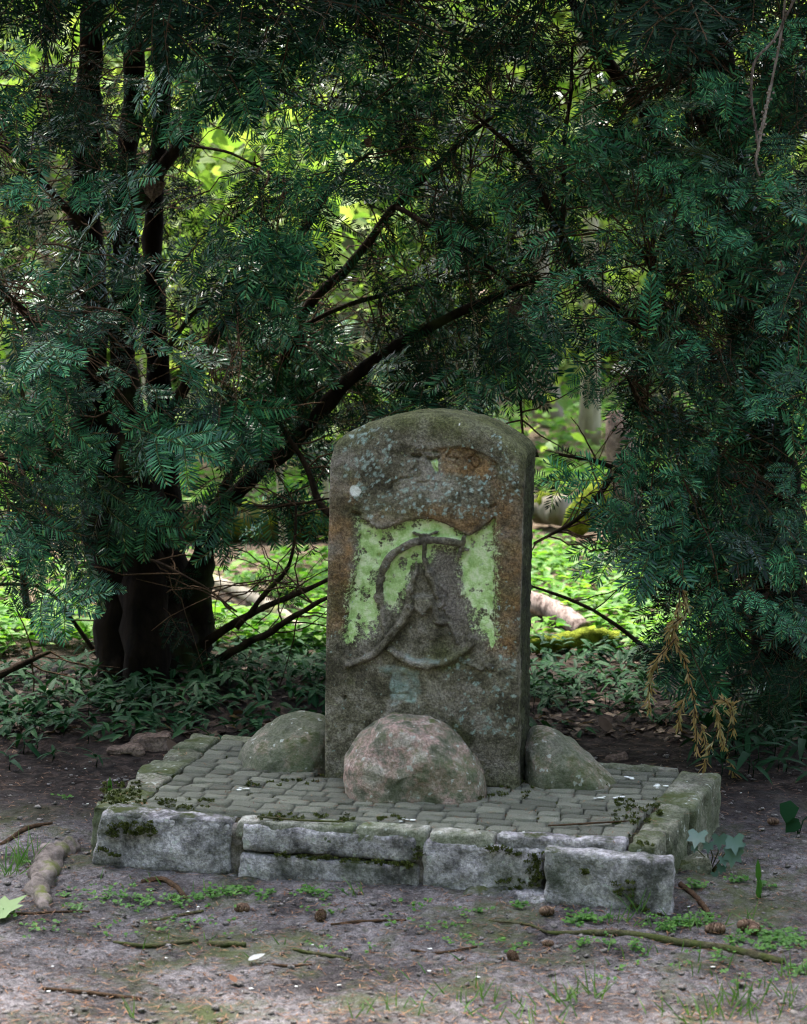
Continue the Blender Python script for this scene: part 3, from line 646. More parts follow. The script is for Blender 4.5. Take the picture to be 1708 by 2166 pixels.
# ------------------------------------------------------------------ boulders
def boulder(name, px, Yc, thick, mat, label, seed, amp=.018, pw_=.68, extra=0, back=1.0):
    px = np.asarray(px, float); c0 = px.mean(0)
    C = at(c0[0], c0[1], Yc)
    W = np.array([at(x, y, Yc)-C for x, y in px]); loc2 = W[:, [0, 2]]
    ang = np.arctan2(loc2[:, 1], loc2[:, 0]); rad = np.linalg.norm(loc2, axis=1); k = np.argsort(ang); ang, rad = ang[k], rad[k]
    na, npz = 120, 70
    A = np.linspace(-np.pi, np.pi, na, endpoint=False); ps = np.linspace(0, np.pi, npz)
    RR = np.interp(A, np.concatenate([ang-2*np.pi, ang, ang+2*np.pi]), np.tile(rad, 3))
    RR = np.real(np.fft.ifft(np.fft.fft(RR)*np.exp(-(np.minimum(np.arange(na), na-np.arange(na))/14.)**2)))
    s = np.sin(ps)**pw_; dpt = -np.cos(ps)*thick; dpt = np.where(dpt > 0, dpt*back, dpt)
    V = np.stack([np.outer(s, RR*np.cos(A)), np.repeat(dpt[:, None], na, 1), np.outer(s, RR*np.sin(A))], -1)
    V[..., 1] -= .35*thick*np.clip(-V[..., 2]/max(rad), -1, 1)             # belly leans forward at the foot
    V = V+C; n = V-C; n /= np.linalg.norm(n, axis=-1)[..., None]+1e-9
    V = V+n*(amp*(1.3*fbm(V, 6, 4, seed, .55)-1.6*abs(fbm(V, 8, 3, seed+5)))+.004*fbm(V, 45, 4, seed+2, .6)-.006*np.maximum(0, fbm(V, 24, 2, seed+7)-.3))[..., None]
    F = grid_faces(npz, na); i = np.arange(npz-1)
    F = np.vstack([F, np.stack([i*na+na-1, (i+1)*na+na-1, (i+1)*na, i*na], 1)])[:, ::-1]
    loc = np.array([C[0], C[1], ZT])
    o = MB().add(local(V, loc), F).build(name, mat); o.location = loc
    return tag(o, label, 'boulder')
yb = gnd(870, 1700, ZT)[1]
boulder('boulder', [(719, 1655), (722, 1600), (742, 1570), (770, 1540), (800, 1512), (818, 1504), (845, 1506), (890, 1515), (930, 1530), (960, 1545), (985, 1575), (1000, 1605), (1018, 1645), (1026, 1690), (1024, 1720), (960, 1745), (860, 1750), (760, 1735), (728, 1710)], yb+.125, .125, M['boulder_pink'], 'pinkish granite boulder resting against the foot of the carved stone face', 31)
yl = gnd(600, 1632, ZT)[1]
boulder('boulder', [(496, 1628), (505, 1590), (530, 1556), (570, 1532), (620, 1514), (665, 1512), (700, 1520), (712, 1560), (708, 1620), (690, 1660), (590, 1665), (510, 1655)], yl+.11, .11, M['boulder'], 'greenish rounded boulder on the plinth between the marker and the many-stemmed yew', 36, .014)
yr = gnd(1200, 1670, ZT)[1]
boulder('boulder', [(1111, 1600), (1113, 1570), (1122, 1550), (1142, 1543), (1165, 1546), (1200, 1565), (1240, 1598), (1280, 1628), (1308, 1650), (1322, 1675), (1300, 1700), (1200, 1710), (1130, 1705), (1114, 1660)], yr+.10, .10, M['boulder'], 'wedge-shaped mossy boulder leaning by the dark shaded side of the marker', 44, .012)

# ------------------------------------------------------------------ yew trees
def orth(a, n):
    a = a/np.linalg.norm(a); n = n-a*(n@a); n = n/(np.linalg.norm(n)+1e-9); return a, np.cross(n, a), n
def needles(B, D, N, L, Wd, hi):
    """B base, D direction, N face normal (arrays) -> vertices and faces of needle blades"""
    S = np.cross(D, N); S /= np.linalg.norm(S, axis=1)[:, None]+1e-9
    L = L[:, None]; w = Wd[:, None]/2; dn = -N; n = len(B); i = np.arange(n)
    if hi:
        V = np.stack([B, B+D*L*.35+S*w+dn*L*.01, B+D*L*.35-S*w+dn*L*.01, B+D*L*.8+S*w*.85+dn*L*.07, B+D*L*.8-S*w*.85+dn*L*.07, B+D*L+dn*L*.12], 1).reshape(-1, 3); q = i*6
        return V, [np.stack([q, q+1, q+2], 1), np.stack([q+3, q+5, q+4], 1), np.stack([q+1, q+3, q+4, q+2], 1)]
    V = np.stack([B, B+D*L*.6+S*w+dn*L*.03, B+D*L+dn*L*.1, B+D*L*.6-S*w+dn*L*.03], 1).reshape(-1, 3); q = i*4
    return V, [np.stack([q, q+1, q+2, q+3], 1)]
def spray_template(seed, style, hi):
    rg = np.random.default_rng(seed); mb = MB()
    L = rg.uniform(.13, .22) if style != 'shoot' else rg.uniform(.10, .16)
    twigs = []
    def curve(p0, d, length, droop, n=9):
        t = np.linspace(0, 1, n)[:, None]; side = np.array([0, rg.normal()*.10, 0])
        return p0+d*length*t+np.array([0, 0, -1.])*droop*length*t**2+side*length*t**2
    main = curve(np.zeros(3), np.array([1., 0, 0]), L, rg.uniform(.05, .35)); twigs.append((main, .22 if style != 'shoot' else .1))
    nl = rg.integers(3, 7) if style != 'shoot' else rg.integers(0, 3)
    for k in range(nl):
        f = .12+.7*(k+rg.random()*.6)/max(nl, 1); i = f*8; p = main[int(i)]*(1-(i % 1))+main[min(8, int(i)+1)]*(i % 1)
        s = 1 if (k % 2) else -1; a = rg.uniform(.65, 1.05)
        d = np.array([math.cos(a), s*math.sin(a), rg.normal()*.12]); d /= np.linalg.norm(d)
        twigs.append((curve(p, d, L*rg.uniform(.40, .72)*(1.05-f*.55), rg.uniform(.05, .35), 7), .06))
    for P, bare in twigs:
        ln = np.linalg.norm(np.diff(P, axis=0), axis=1).sum()
        V, F = tube(P, np.linspace(.0014, .0007, len(P)), 3, close=False); mb.add(V, F, 1)
        sp = .0060 if hi else .0066
        n = int(ln*(1-bare)/sp)
        if n < 2: continue
        t = bare+(1-bare)*(np.arange(n)+.5)/n; t = np.repeat(t, 2); sd = np.tile([1., -1.], n); t = np.clip(t+rg.normal(size=2*n)*.25*sp/ln, 0, 1)
        x = t*(len(P)-1); i = np.minimum(x.astype(int), len(P)-2); fr = (x-i)[:, None]
        B = P[i]*(1-fr)+P[i+1]*fr; T = P[i+1]-P[i]; T /= np.linalg.norm(T, axis=1)[:, None]
        Z = np.array([0, 0, 1.])-T*T[:, 2:3]; Z /= np.linalg.norm(Z, axis=1)[:, None]; Sd = np.cross(Z, T)*sd[:, None]
        ang = np.interp(t, [0, .7, 1], [1.25, 1.02, .55])+rg.normal(size=2*n)*(.10 if style == 'flat' else .18)
        el = np.abs(rg.normal(size=2*n))*.16+.10 if style == 'flat' else rg.uniform(-.3, 1.1, 2*n)
        out_ = Sd*np.cos(el)[:, None]+Z*np.sin(el)[:, None]
        D = T*np.cos(ang)[:, None]+out_*np.sin(ang)[:, None]
        N = Z*np.cos(el)[:, None]-Sd*np.sin(el)[:, None]+rg.normal(size=(2*n, 3))*.18
        lp = np.interp(t, [0, bare+.02, .35, .8, 1], [.5, .6, 1, .92, .45])*rg.uniform(.85, 1.1, 2*n)
        LL = lp*(.0355 if style == 'flat' else .0295)
        V, F = needles(B, D, N, LL, np.full(2*n, .0038 if hi else .0042), hi); mb.add(V, F, 0)
        if hi:
            for q in range(2):                          # pale terminal buds
                d = T[-1]+rg.normal(size=3)*.3; c = P[-1]
                V, F = tube(np.array([c, c+d*.003, c+d*.006]), [.0013, .0017, .0003], 4); mb.add(V, F, 2)
    return mb
STY = ['flat', 'flat', 'flat', 'flat', 'flat', 'bushy', 'bushy', 'shoot', 'shoot', 'shoot']
T_HI = [spray_template(100+k, s, True) for k, s in enumerate(STY)]
T_LO = [spray_template(100+k, s, False) for k, s in enumerate(STY)]
HI_ME = [t.mesh('spray', [M['needle'], M['twig_green'], M['bud']], False) for t in T_HI]

def frame(o_, a, n, s):
    a, b_, n = orth(a, n); Mx = np.eye(4); Mx[:3, 0] = a*s; Mx[:3, 1] = b_*s; Mx[:3, 2] = n*s; Mx[:3, 3] = o_; return Mx
OPEN = [([(190, 720), (400, 760), (425, 1180), (235, 1220), (170, 900)], .6), ([(1110, 690), (1270, 740), (1310, 850), (1310, 960), (1140, 960), (1118, 880)], .97), ([(1125, 1045), (1290, 1080), (1350, 1250), (1400, 1430), (1120, 1450)], .85), ([(415, 1180), (690, 1150), (690, 1450), (430, 1450)], .85),
        ([(-20, 1190), (160, 1190), (200, 1440), (-20, 1440)], .65), ([(540, 170), (680, 160), (830, 250), (860, 340), (760, 310), (600, 330)], .35), ([(410, 160), (560, 190), (565, 460), (470, 440), (415, 310)], .35), ([(690, 415), (830, 395), (860, 470), (770, 505), (700, 490)], .7), ([(470, 950), (690, 940), (690, 1090), (500, 1090)], .2), ([(880, 560), (960, 560), (960, 680), (880, 680)], .2)]
class Yew:
    def __init__(s, loc, label):
        s.loc = np.asarray(loc, float); s.root = empty('yew_tree', s.loc, label, 'tree', None); s.lim = []; s.pl = []; s.tw = MB()
    def limb(s, pts, name='limb', mat='bark_limb', k=10, rough=.35, n=None):
        """pts: (photo x, photo y, distance, radius in m)"""
        P = np.array([[*at(x, y, Y), r*(.72 if name == 'limb' else .9)] for x, y, Y, r in pts]); Q4 = catmull(P, n or max(12, 5*len(P)))
        Q4[:, :3] += .012*np.stack([fbm(Q4[:, :3], 6, 2, 5), fbm(Q4[:, :3], 6, 2, 6), fbm(Q4[:, :3], 6, 2, 7)], -1)*min(1, .02/Q4[:, 3].mean()+.3)
        V, F = tube(local(Q4[:, :3], s.loc), np.maximum(Q4[:, 3], .0015), k, rough, len(s.lim)); MB().add(V, F).build(name, M[mat], s.root)
        s.lim.append(Q4[:, :3])
    def twig(s, a, b_, r0, r1, sag=.04, n=7):
        t = np.linspace(0, 1, n)[:, None]; P = a+(b_-a)*t; L = np.linalg.norm(b_-a)
        P = P+np.array([0, 0, 1.])*sag*L*4*t*(1-t)+RNG.normal(size=(n, 3))*.018*L*np.minimum(1, 4*t*(1-t))
        V, F = tube(local(P, s.loc), np.linspace(r0, r1, n), 4, close=False); s.tw.add(V, F)
    def mass(s, cx, cy, rx, ry, y0, y1, n, style, ax, nrm, ja=.45, jn=.4, sc=(.9, 1.35), hi=True):
        for _ in range(n):
            while True:
                q = RNG.uniform(-1, 1, 2)
                if q@q < 1: break
            Yd = y0+(y1-y0)*RNG.random()**1.2
            p = at(cx+rx*q[0], cy+ry*q[1], Yd)
            if p[2] < .06: continue
            a = np.array(ax)+RNG.normal(size=3)*ja; nn = np.array(nrm)+RNG.normal(size=3)*jn
            an = a/np.linalg.norm(a); v2 = project(np.stack([p, p+an*.09, p+an*.17])); drop = False
            for poly, pr_ in OPEN:
                if inpoly(v2, poly).any() and RNG.random() < pr_: drop = True
            if drop: continue
            s.pl.append((p, a, nn, RNG.uniform(*sc), {'f': RNG.integers(0, 5), 'b': RNG.integers(3, 8), 's': RNG.integers(5, 10), 'm': RNG.integers(0, 10)}[style], hi))
    def hero(s, rows, n=(0, -.85, .5)):
        """well visible sprays: base and tip as seen, and their distance"""
        for x0, y0, x1, y1, Yd in rows:
            a = at(x0, y0, Yd); b = at(x1, y1, Yd-.06-.05*RNG.random()); k = int(RNG.integers(0, 5)); L = np.concatenate(T_HI[k].V)[:, 0].max()
            s.pl.append((a, b-a, np.array(n)+RNG.normal(size=3)*.25, np.linalg.norm(b-a)/L, k, 2))
    def finish(s, nparts=295, twigs=True):
        LP = np.vstack(s.lim); los = MB(); bigs = []
        pr = [project(p[0]) for p in s.pl]
        infr = [i for i in range(len(s.pl)) if s.pl[i][5] and -40 < pr[i][0] < 1748 and -60 < pr[i][1] < 2100]
        infr.sort(key=lambda i: (s.pl[i][5] != 2, s.pl[i][0][1]/s.pl[i][3])); parts = set(infr[:nparts])
        rest = {}
        for i, (p, a, nn, sc, k, hi) in enumerate(s.pl):
            Mx = frame(p, a, nn, sc); ad = Mx[:3, 0]/sc
            if i in parts:
                o = link('spray', HI_ME[k], s.root); Mx2 = Mx.copy(); Mx2[:3, 3] -= s.loc; o.matrix_local = Matrix(Mx2.tolist())
            else: rest.setdefault(k, []).append(Mx)
            d = LP-p; dd = np.linalg.norm(d+ad*.12, axis=1); j = int(np.argmin(dd*RNG.uniform(.8, 1.25, len(dd))))
            e = LP[j]; L = np.linalg.norm(e-p)
            if L > .55: e = p+(e-p)/L*.35+np.array([0, 0, .05])
            if twigs and (hi or RNG.random() < .3): s.twig(e, p, .0030 if L > .25 else .0022, .0013, RNG.uniform(-.05, .12))
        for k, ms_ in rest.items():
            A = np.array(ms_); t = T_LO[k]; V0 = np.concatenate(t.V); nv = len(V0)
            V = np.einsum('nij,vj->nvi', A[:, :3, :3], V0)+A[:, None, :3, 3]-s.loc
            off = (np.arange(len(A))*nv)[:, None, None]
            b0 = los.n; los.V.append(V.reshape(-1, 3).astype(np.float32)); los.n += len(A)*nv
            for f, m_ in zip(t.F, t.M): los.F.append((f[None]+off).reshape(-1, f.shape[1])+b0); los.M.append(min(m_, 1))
        o = los.build('foliage', [M['needle_inner_shade'], M['twig']], s.root, False); o['kind'] = 'stuff'
        o = s.tw.build('twigs', M['twig'], s.root); o['kind'] = 'stuff'

# ---- left yew: several stems on one black butt
lb = gnd(325, 1478)
Lt = Yew((lb[0], lb[1], 0), 'old yew with a black many-stemmed trunk and drooping sprays over bare ground')
P = np.array([[*at(x, y, Y), r] for x, y, Y, r in [(332, 1540, 6.55, .17), (328, 1455, 6.55, .135), (318, 1350, 6.57, .115), (306, 1230, 6.6, .11), (296, 1120, 6.65, .10), (284, 1000, 6.7, .09)]])
Q4 = catmull(P, 40); V, F = tube(local(Q4[:, :3], Lt.loc), Q4[:, 3], 28, .45, 3); MB().add(V, F).build('trunk', M['bark_yew'], Lt.root); Lt.lim.append(Q4[:, :3])
for pts in [[(262, 1530, 6.45, .10), (262, 1440, 6.47, .085), (252, 1250, 6.55, .085), (212, 1050, 6.65, .08), (195, 850, 6.7, .07), (190, 640, 6.65, .062), (180, 420, 6.65, .05), (190, 150, 6.6, .04), (200, -150, 6.6, .03)],
            [(325, 1540, 6.36, .09), (318, 1440, 6.38, .075), (300, 1200, 6.5, .075), (285, 1000, 6.6, .06), (268, 800, 6.66, .05), (262, 600, 6.65, .045), (270, 380, 6.65, .038), (285, 150, 6.65, .034), (290, -120, 6.65, .028)],
            [(388, 1530, 6.5, .095), (378, 1440, 6.52, .08), (358, 1250, 6.65, .075), (350, 1080, 6.8, .06), (340, 900, 6.85, .048), (326, 650, 6.85, .04), (330, 400, 6.85, .034), (342, 180, 6.85, .03), (338, -120, 6.85, .026)],
            [(425, 1530, 6.6, .085), (408, 1400, 6.62, .066), (424, 1230, 6.62, .05), (450, 1110, 6.6, .036), (515, 1035, 6.55, .030), (620, 945, 6.5, .026), (740, 800, 6.45, .022), (880, 708, 6.4, .018), (1000, 650, 6.35, .014), (1130, 590, 6.35, .008)]]:
    Lt.limb(pts, 'stem', 'bark_yew', 18, .5, 60)
for pts in [[(270, 470, 6.65, .034), (320, 390, 6.6, .030), (380, 300, 6.58, .026), (425, 225, 6.55, .022), (465, 160, 6.55, .015), (520, 60, 6.5, .01)],
            [(345, 900, 6.75, .030), (400, 800, 6.6, .026), (470, 690, 6.5, .022), (545, 590, 6.45, .020), (640, 490, 6.4, .016), (690, 410, 6.35, .012), (760, 330, 6.3, .008)],
            [(430, 1120, 6.7, .024), (560, 860, 6.65, .024), (650, 660, 6.6, .022), (740, 560, 6.55, .020), (840, 440, 6.5, .018), (930, 350, 6.5, .014), (1015, 268, 6.5, .010), (1090, 210, 6.5, .006)],
            [(370, 1420, 6.65, .028), (460, 1340, 6.5, .020), (560, 1285, 6.35, .014), (640, 1250, 6.25, .011), (720, 1215, 6.15, .007)],
            [(380, 1450, 6.6, .026), (470, 1390, 6.45, .019), (570, 1335, 6.3, .014), (650, 1285, 6.15, .011), (740, 1240, 6.0, .006)],
            [(500, 1330, 6.4, .012), (560, 1260, 6.35, .011), (610, 1190, 6.3, .008), (625, 1070, 6.3, .005)],
            [(430, 1062, 6.7, .009), (520, 1072, 6.5, .008), (620, 1068, 6.35, .006), (700, 1055, 6.3, .004)],
            [(250, 1080, 6.6, .022), (150, 1020, 6.3, .018), (60, 990, 6.1, .014), (-80, 940, 5.9, .012)],
            [(200, 800, 6.6, .026), (130, 740, 6.3, .022), (50, 660, 6.1, .018), (-60, 540, 6.0, .015)],
            [(190, 480, 6.6, .020), (110, 410, 6.35, .017), (40, 330, 6.15, .013), (-60, 280, 6.0, .01)],
            [(285, 120, 6.6, .020), (330, 60, 6.45, .016), (380, -20, 6.3, .012)],
            [(280, 300, 6.6, .010), (180, 240, 6.3, .008), (90, 180, 6.1, .006)],
            [(380, 300, 6.55, .007), (460, 320, 6.4, .006), (560, 360, 6.3, .005), (640, 390, 6.3, .003)],
            [(330, 780, 6.7, .012), (420, 650, 6.5, .010), (530, 590, 6.4, .008)],
            [(545, 640, 6.5, .008), (640, 720, 6.6, .016), (560, 745, 6.7, .012)],
            [(840, 440, 6.5, .012), (900, 470, 6.4, .010), (980, 520, 6.3, .008), (1080, 600, 6.3, .006)],
            [(-40, 1450, 6.2, .018), (60, 1400, 6.25, .013), (110, 1375, 6.3, .007)],
            [(-40, 1240, 6.5, .008), (80, 1240, 6.6, .008), (150, 1310, 6.65, .009), (230, 1420, 6.7, .012)],
            [(250, 1180, 6.55, .008), (330, 1190, 6.4, .006), (420, 1230, 6.3, .005), (500, 1290, 6.25, .003)],
            [(640, 690, 6.45, .010), (760, 640, 6.5, .010), (900, 600, 6.5, .008), (1060, 560, 6.5, .006), (1150, 520, 6.5, .004)],
            [(300, 60, 6.6, .014), (450, 30, 6.5, .011), (620, 40, 6.4, .009), (800, -20, 6.3, .006)],
            [(500, 120, 6.5, .010), (620, 200, 6.4, .008), (720, 250, 6.3, .006)],
            [(700, 1090, 6.3, .016), (672, 1060, 6.35, .015), (645, 985, 6.4, .012), (600, 900, 6.45, .010)]]:
    Lt.limb(pts)
fr, dn_ = (.25, -.55, -.55), (.05, -.55, .75)
Lt.mass(180, 120, 330, 260, 5.6, 6.8, 65, 'm', (.25, -.45, -.45), dn_)
Lt.mass(90, 480, 210, 260, 5.5, 6.7, 49, 'm', (.1, -.45, -.4), dn_)
Lt.mass(130, 790, 260, 220, 5.5, 6.6, 65, 'm', (.25, -.45, -.45), dn_)
Lt.mass(120, 1010, 200, 120, 5.5, 6.4, 21, 'f', (.3, -.35, -.7), dn_)
Lt.mass(410, 880, 150, 130, 6.0, 6.6, 21, 'f', (.3, -.35, -.75), (.0, -.8, .5))
Lt.mass(110, 1130, 150, 110, 5.7, 6.3, 7, 'f', (.2, -.25, -.9), (0, -.9, .3))
Lt.mass(60, 1230, 90, 60, 5.7, 6.2, 3, 'f', (.2, -.25, -.9), (0, -.9, .3))
Lt.mass(640, 400, 190, 110, 5.9, 6.4, 21, 'f', (.05, -.35, -.85), (0, -.8, .55), .3, .25, (.9, 1.2))
Lt.mass(540, 520, 110, 70, 6.0, 6.4, 13, 'f', (-.3, -.4, -.6), (0, -.7, .6), .35, .3)
Lt.mass(560, 80, 140, 90, 5.8, 6.5, 18, 'f', (.1, -.4, -.7), dn_)
Lt.mass(820, 120, 320, 170, 6.2, 7.4, 90, 'm', (.1, -.3, -.4), dn_)
Lt.mass(780, 300, 120, 100, 6.2, 6.8, 19, 'f', (.1, -.3, -.8), dn_)
Lt.mass(760, 690, 330, 130, 6.4, 7.6, 110, 'm', (.1, -.3, -.4), dn_)
Lt.mass(640, 830, 200, 90, 6.4, 7.4, 60, 'm', (.2, -.3, -.5), dn_)
Lt.mass(930, 820, 110, 45, 6.4, 7.2, 18, 'm', (.1, -.3, -.7), dn_)
Lt.mass(560, 970, 130, 120, 6.3, 7.2, 32, 'm', (.3, -.3, -.5), dn_)
Lt.mass(430, 1250, 90, 120, 6.4, 6.9, 19, 'm', (.3, -.4, -.2), dn_, sc=(.5, .9))
Lt.mass(560, 1170, 130, 60, 6.2, 6.9, 7, 'f', (.3, -.3, -.5), dn_, sc=(.5, .9))
Lt.mass(900, 480, 140, 120, 6.3, 7.2, 55, 'm', (.1, -.3, -.6), dn_)
Lt.mass(440, 250, 120, 180, 6.5, 7.6, 30, 'm', (.2, -.2, -.5), dn_)
Lt.mass(200, 560, 220, 420, 6.9, 7.8, 120, 'm', (0, -.2, -.4), dn_)
Lt.hero([(663, 185, 644, 342, 6.0), (682, 205, 748, 332, 6.0), (724, 325, 722, 418, 5.9), (746, 335, 828, 425, 5.9), (651, 335, 708, 442, 5.9), (636, 340, 600, 420, 5.9), (648, 255, 545, 338, 6.0), (556, 440, 543, 555, 5.95), (655, 5, 655, 118, 5.9), (600, 400, 640, 500, 6.0), (540, 330, 500, 430, 6.05), (520, 480, 460, 570, 6.0), (585, 500, 600, 600, 6.0),
         (780, 190, 850, 290, 6.1), (830, 330, 860, 430, 6.2), (952, 440, 956, 560, 6.0), (990, 365, 1050, 442, 6.0), (480, 20, 540, 80, 5.8), (500, 0, 470, 60, 5.8), (850, 30, 900, 130, 6.2), (760, 60, 730, 170, 6.1), (940, 120, 900, 230, 6.2), (1010, 60, 1060, 160, 6.1), (900, 250, 960, 330, 6.2),
         (309, 895, 284, 985, 6.0), (330, 900, 373, 1002, 6.0), (371, 890, 406, 966, 6.0), (453, 855, 440, 982, 6.0), (480, 835, 368, 886, 6.0), (500, 880, 520, 990, 6.1), (198, 930, 193, 1012, 5.8), (124, 905, 226, 962, 5.7), (177, 1010, 182, 1082, 5.8), (297, 1010, 314, 1120, 5.9), (41, 985, 106, 1075, 5.6), (132, 970, 132, 1036, 5.7), (255, 765, 230, 826, 5.8), (297, 805, 338, 850, 5.9), (240, 830, 255, 905, 5.8),
         (40, 1045, 105, 1198, 5.6), (173, 1040, 178, 1105, 5.8), (20, 1110, 60, 1180, 5.6), (165, 1185, 163, 1290, 5.8), (177, 1190, 222, 1270, 5.8), (30, 1220, 50, 1310, 5.7), (70, 1170, 85, 1240, 5.7),
         (210, 110, 275, 60, 5.7), (240, 150, 290, 185, 5.7), (150, 130, 80, 180, 5.6), (70, 90, 10, 130, 5.5), (190, 250, 130, 300, 5.7), (250, 400, 170, 440, 5.8), (140, 380, 210, 430, 5.7), (60, 360, 20, 440, 5.6), (230, 560, 300, 600, 5.9), (90, 620, 160, 660, 5.7), (40, 700, 100, 740, 5.6), (180, 650, 250, 690, 5.8), (330, 640, 280, 720, 5.9), (110, 820, 190, 860, 5.7), (20, 860, 80, 900, 5.6)])
# the crown above and beside the frame
Lt.mass(-420, 300, 420, 750, 5.6, 7.6, 150, 'm', (-.2, -.4, -.4), dn_, hi=False, sc=(1.2, 1.8))
Lt.mass(450, -420, 900, 420, 5.4, 7.3, 620, 'm', (.1, -.4, -.3), dn_, hi=False, sc=(1.3, 2.0))
Lt.mass(300, -1100, 800, 420, 5.4, 7.2, 420, 'm', (.1, -.4, -.3), dn_, hi=False, sc=(1.4, 2.2))
for _ in range(190):                                   # bare dead twigs inside the crown
    j = RNG.integers(len(Lt.lim)); a = Lt.lim[j][RNG.integers(len(Lt.lim[j])//3, len(Lt.lim[j]))]
    d = RNG.normal(size=3)*np.array([1, .6, .7]); d /= np.linalg.norm(d); Lt.twig(a, a+d*RNG.uniform(.15, .5), .0028, .0010, RNG.uniform(-.15, .15), 9)
Lt.finish()

# ---- right yew: trunk behind its own dense skirt
rb_ = gnd(1660, 1540)
Rt = Yew((rb_[0], rb_[1], 0), 'dense dark yew with a browned hanging branch over the ivy end of the plinth')
P = np.array([[*at(x, y, Y), r] for x, y, Y, r in [(1700, 1600, 6.2, .13), (1675, 1480, 6.2, .105), (1650, 1350, 6.2, .09), (1640, 1100, 6.25, .085), (1600, 800, 6.3, .08), (1570, 500, 6.35, .07), (1520, 200, 6.4, .06), (1480, -200, 6.4, .05)]])
Q4 = catmull(P, 50); V, F = tube(local(Q4[:, :3], Rt.loc), Q4[:, 3], 20, .35, 4); MB().add(V, F).build('trunk', M['bark_yew'], Rt.root); Rt.lim.append(Q4[:, :3])
for pts in [[(1600, 800, 6.3, .04), (1450, 720, 6.3, .034), (1320, 660, 6.3, .026), (1235, 595, 6.3, .020), (1185, 490, 6.25, .016), (1130, 370, 6.25, .013), (1070, 300, 6.25, .010), (1000, 240, 6.25, .007)],
            [(1185, 490, 6.25, .010), (1192, 400, 6.2, .010), (1200, 250, 6.2, .008), (1210, 100, 6.2, .006)],
            [(1570, 500, 6.35, .035), (1430, 330, 6.4, .030), (1320, 180, 6.4, .030), (1250, 80, 6.4, .022), (1190, -40, 6.4, .016)],
            [(1660, 1400, 6.2, .026), (1560, 1440, 6.1, .018), (1480, 1470, 6.1, .015), (1400, 1400, 6.1, .011), (1290, 1315, 6.15, .008), (1200, 1265, 6.2, .007), (1120, 1240, 6.25, .005)],
            [(1640, 1200, 6.2, .030), (1500, 1130, 6.1, .020), (1400, 1060, 6.0, .014), (1280, 980, 5.95, .010), (1180, 960, 5.95, .006)],
            [(1640, 1050, 6.2, .022), (1480, 980, 6.0, .016), (1380, 900, 5.9, .012), (1330, 800, 5.85, .008)],
            [(1600, 800, 6.3, .024), (1660, 640, 6.0, .016), (1700, 480, 5.8, .010)],
            [(1600, 900, 6.3, .02), (1480, 850, 6.0, .016), (1400, 700, 5.85, .010), (1380, 560, 5.8, .006)],
            [(1540, 350, 6.3, .022), (1480, 250, 6.0, .014), (1440, 120, 5.8, .008)],
            [(1540, 350, 6.3, .022), (1620, 230, 6.0, .014), (1680, 100, 5.8, .008)],
            [(1640, 1250, 6.15, .018), (1540, 1280, 6.0, .012), (1420, 1230, 5.95, .008), (1330, 1200, 5.95, .005)],
            [(1290, 1010, 6.05, .012), (1240, 1080, 6.1, .010), (1190, 1120, 6.2, .007), (1130, 1150, 6.3, .005)],
            [(1640, 1420, 6.15, .014), (1560, 1330, 6.05, .010), (1500, 1230, 5.9, .007)],
            [(1114, 640, 6.2, .006), (1085, 720, 6.2, .006), (1095, 820, 6.15, .006), (1110, 925, 6.1, .005)]]:
    Rt.limb(pts)
lf = (-.35, -.55, -.35)
Rt.mass(1430, 200, 300, 270, 5.5, 6.3, 80, 'm', (-.2, -.5, -.1), (.0, -.4, .8), .5, .5)
Rt.mass(1440, 560, 260, 300, 5.4, 6.2, 105, 's', (-.1, -.55, .15), (.0, -.3, .8), .55, .6)
Rt.mass(1460, 860, 220, 220, 5.4, 6.2, 77, 's', (-.2, -.5, .0), (.0, -.3, .8), .55, .6)
Rt.mass(1650, 300, 160, 420, 5.3, 6.0, 49, 'm', (-.4, -.4, -.35), dn_, .45, .5)
Rt.mass(1650, 900, 160, 380, 5.3, 6.0, 55, 'm', (-.4, -.4, -.45), dn_, .45, .5)
Rt.mass(1500, 1120, 210, 150, 5.4, 6.1, 46, 'm', (-.4, -.45, -.25), dn_, .45, .4)
Rt.mass(1600, 1290, 150, 110, 5.4, 6.0, 22, 'f', (-.35, -.4, -.45), dn_, .35, .4)
Rt.mass(1640, 1420, 90, 60, 5.3, 5.8, 4, 'f', (-.2, -.3, -.8), dn_, .35, .4, (.6, .9))
Rt.mass(1230, 1010, 100, 40, 5.9, 6.5, 7, 'm', (-.4, -.3, -.4), dn_)
Rt.mass(1190, 1130, 70, 40, 6.1, 6.6, 3, 'm', (-.4, -.3, -.2), dn_, sc=(.6, 1))
Rt.mass(1300, 1180, 80, 70, 5.9, 6.3, 7, 'f', (-.4, -.4, -.3), dn_)
Rt.mass(1310, 1250, 80, 80, 6.1, 6.6, 3, 'm', (-.4, -.4, -.3), dn_, sc=(.6, .9))
Rt.mass(1100, 330, 150, 300, 5.9, 7.0, 60, 'm', (-.2, -.4, -.5), dn_)
Rt.mass(1150, 640, 110, 70, 5.9, 6.6, 16, 'f', (-.1, -.3, -.8), (0, -.8, .5))
Rt.mass(1180, 700, 80, 50, 5.9, 6.3, 7, 'f', (0, -.2, -.95), (.2, -.9, .3), .2)
Rt.mass(1000, 730, 110, 60, 6.3, 7.0, 12, 'm', (-.2, -.3, -.6), dn_)
Rt.mass(1520, 500, 300, 640, 6.4, 7.4, 270, 'm', (0, -.3, -.2), dn_)
Rt.mass(1560, 1180, 190, 230, 6.3, 7.0, 54, 'm', (-.3, -.3, -.2), dn_)
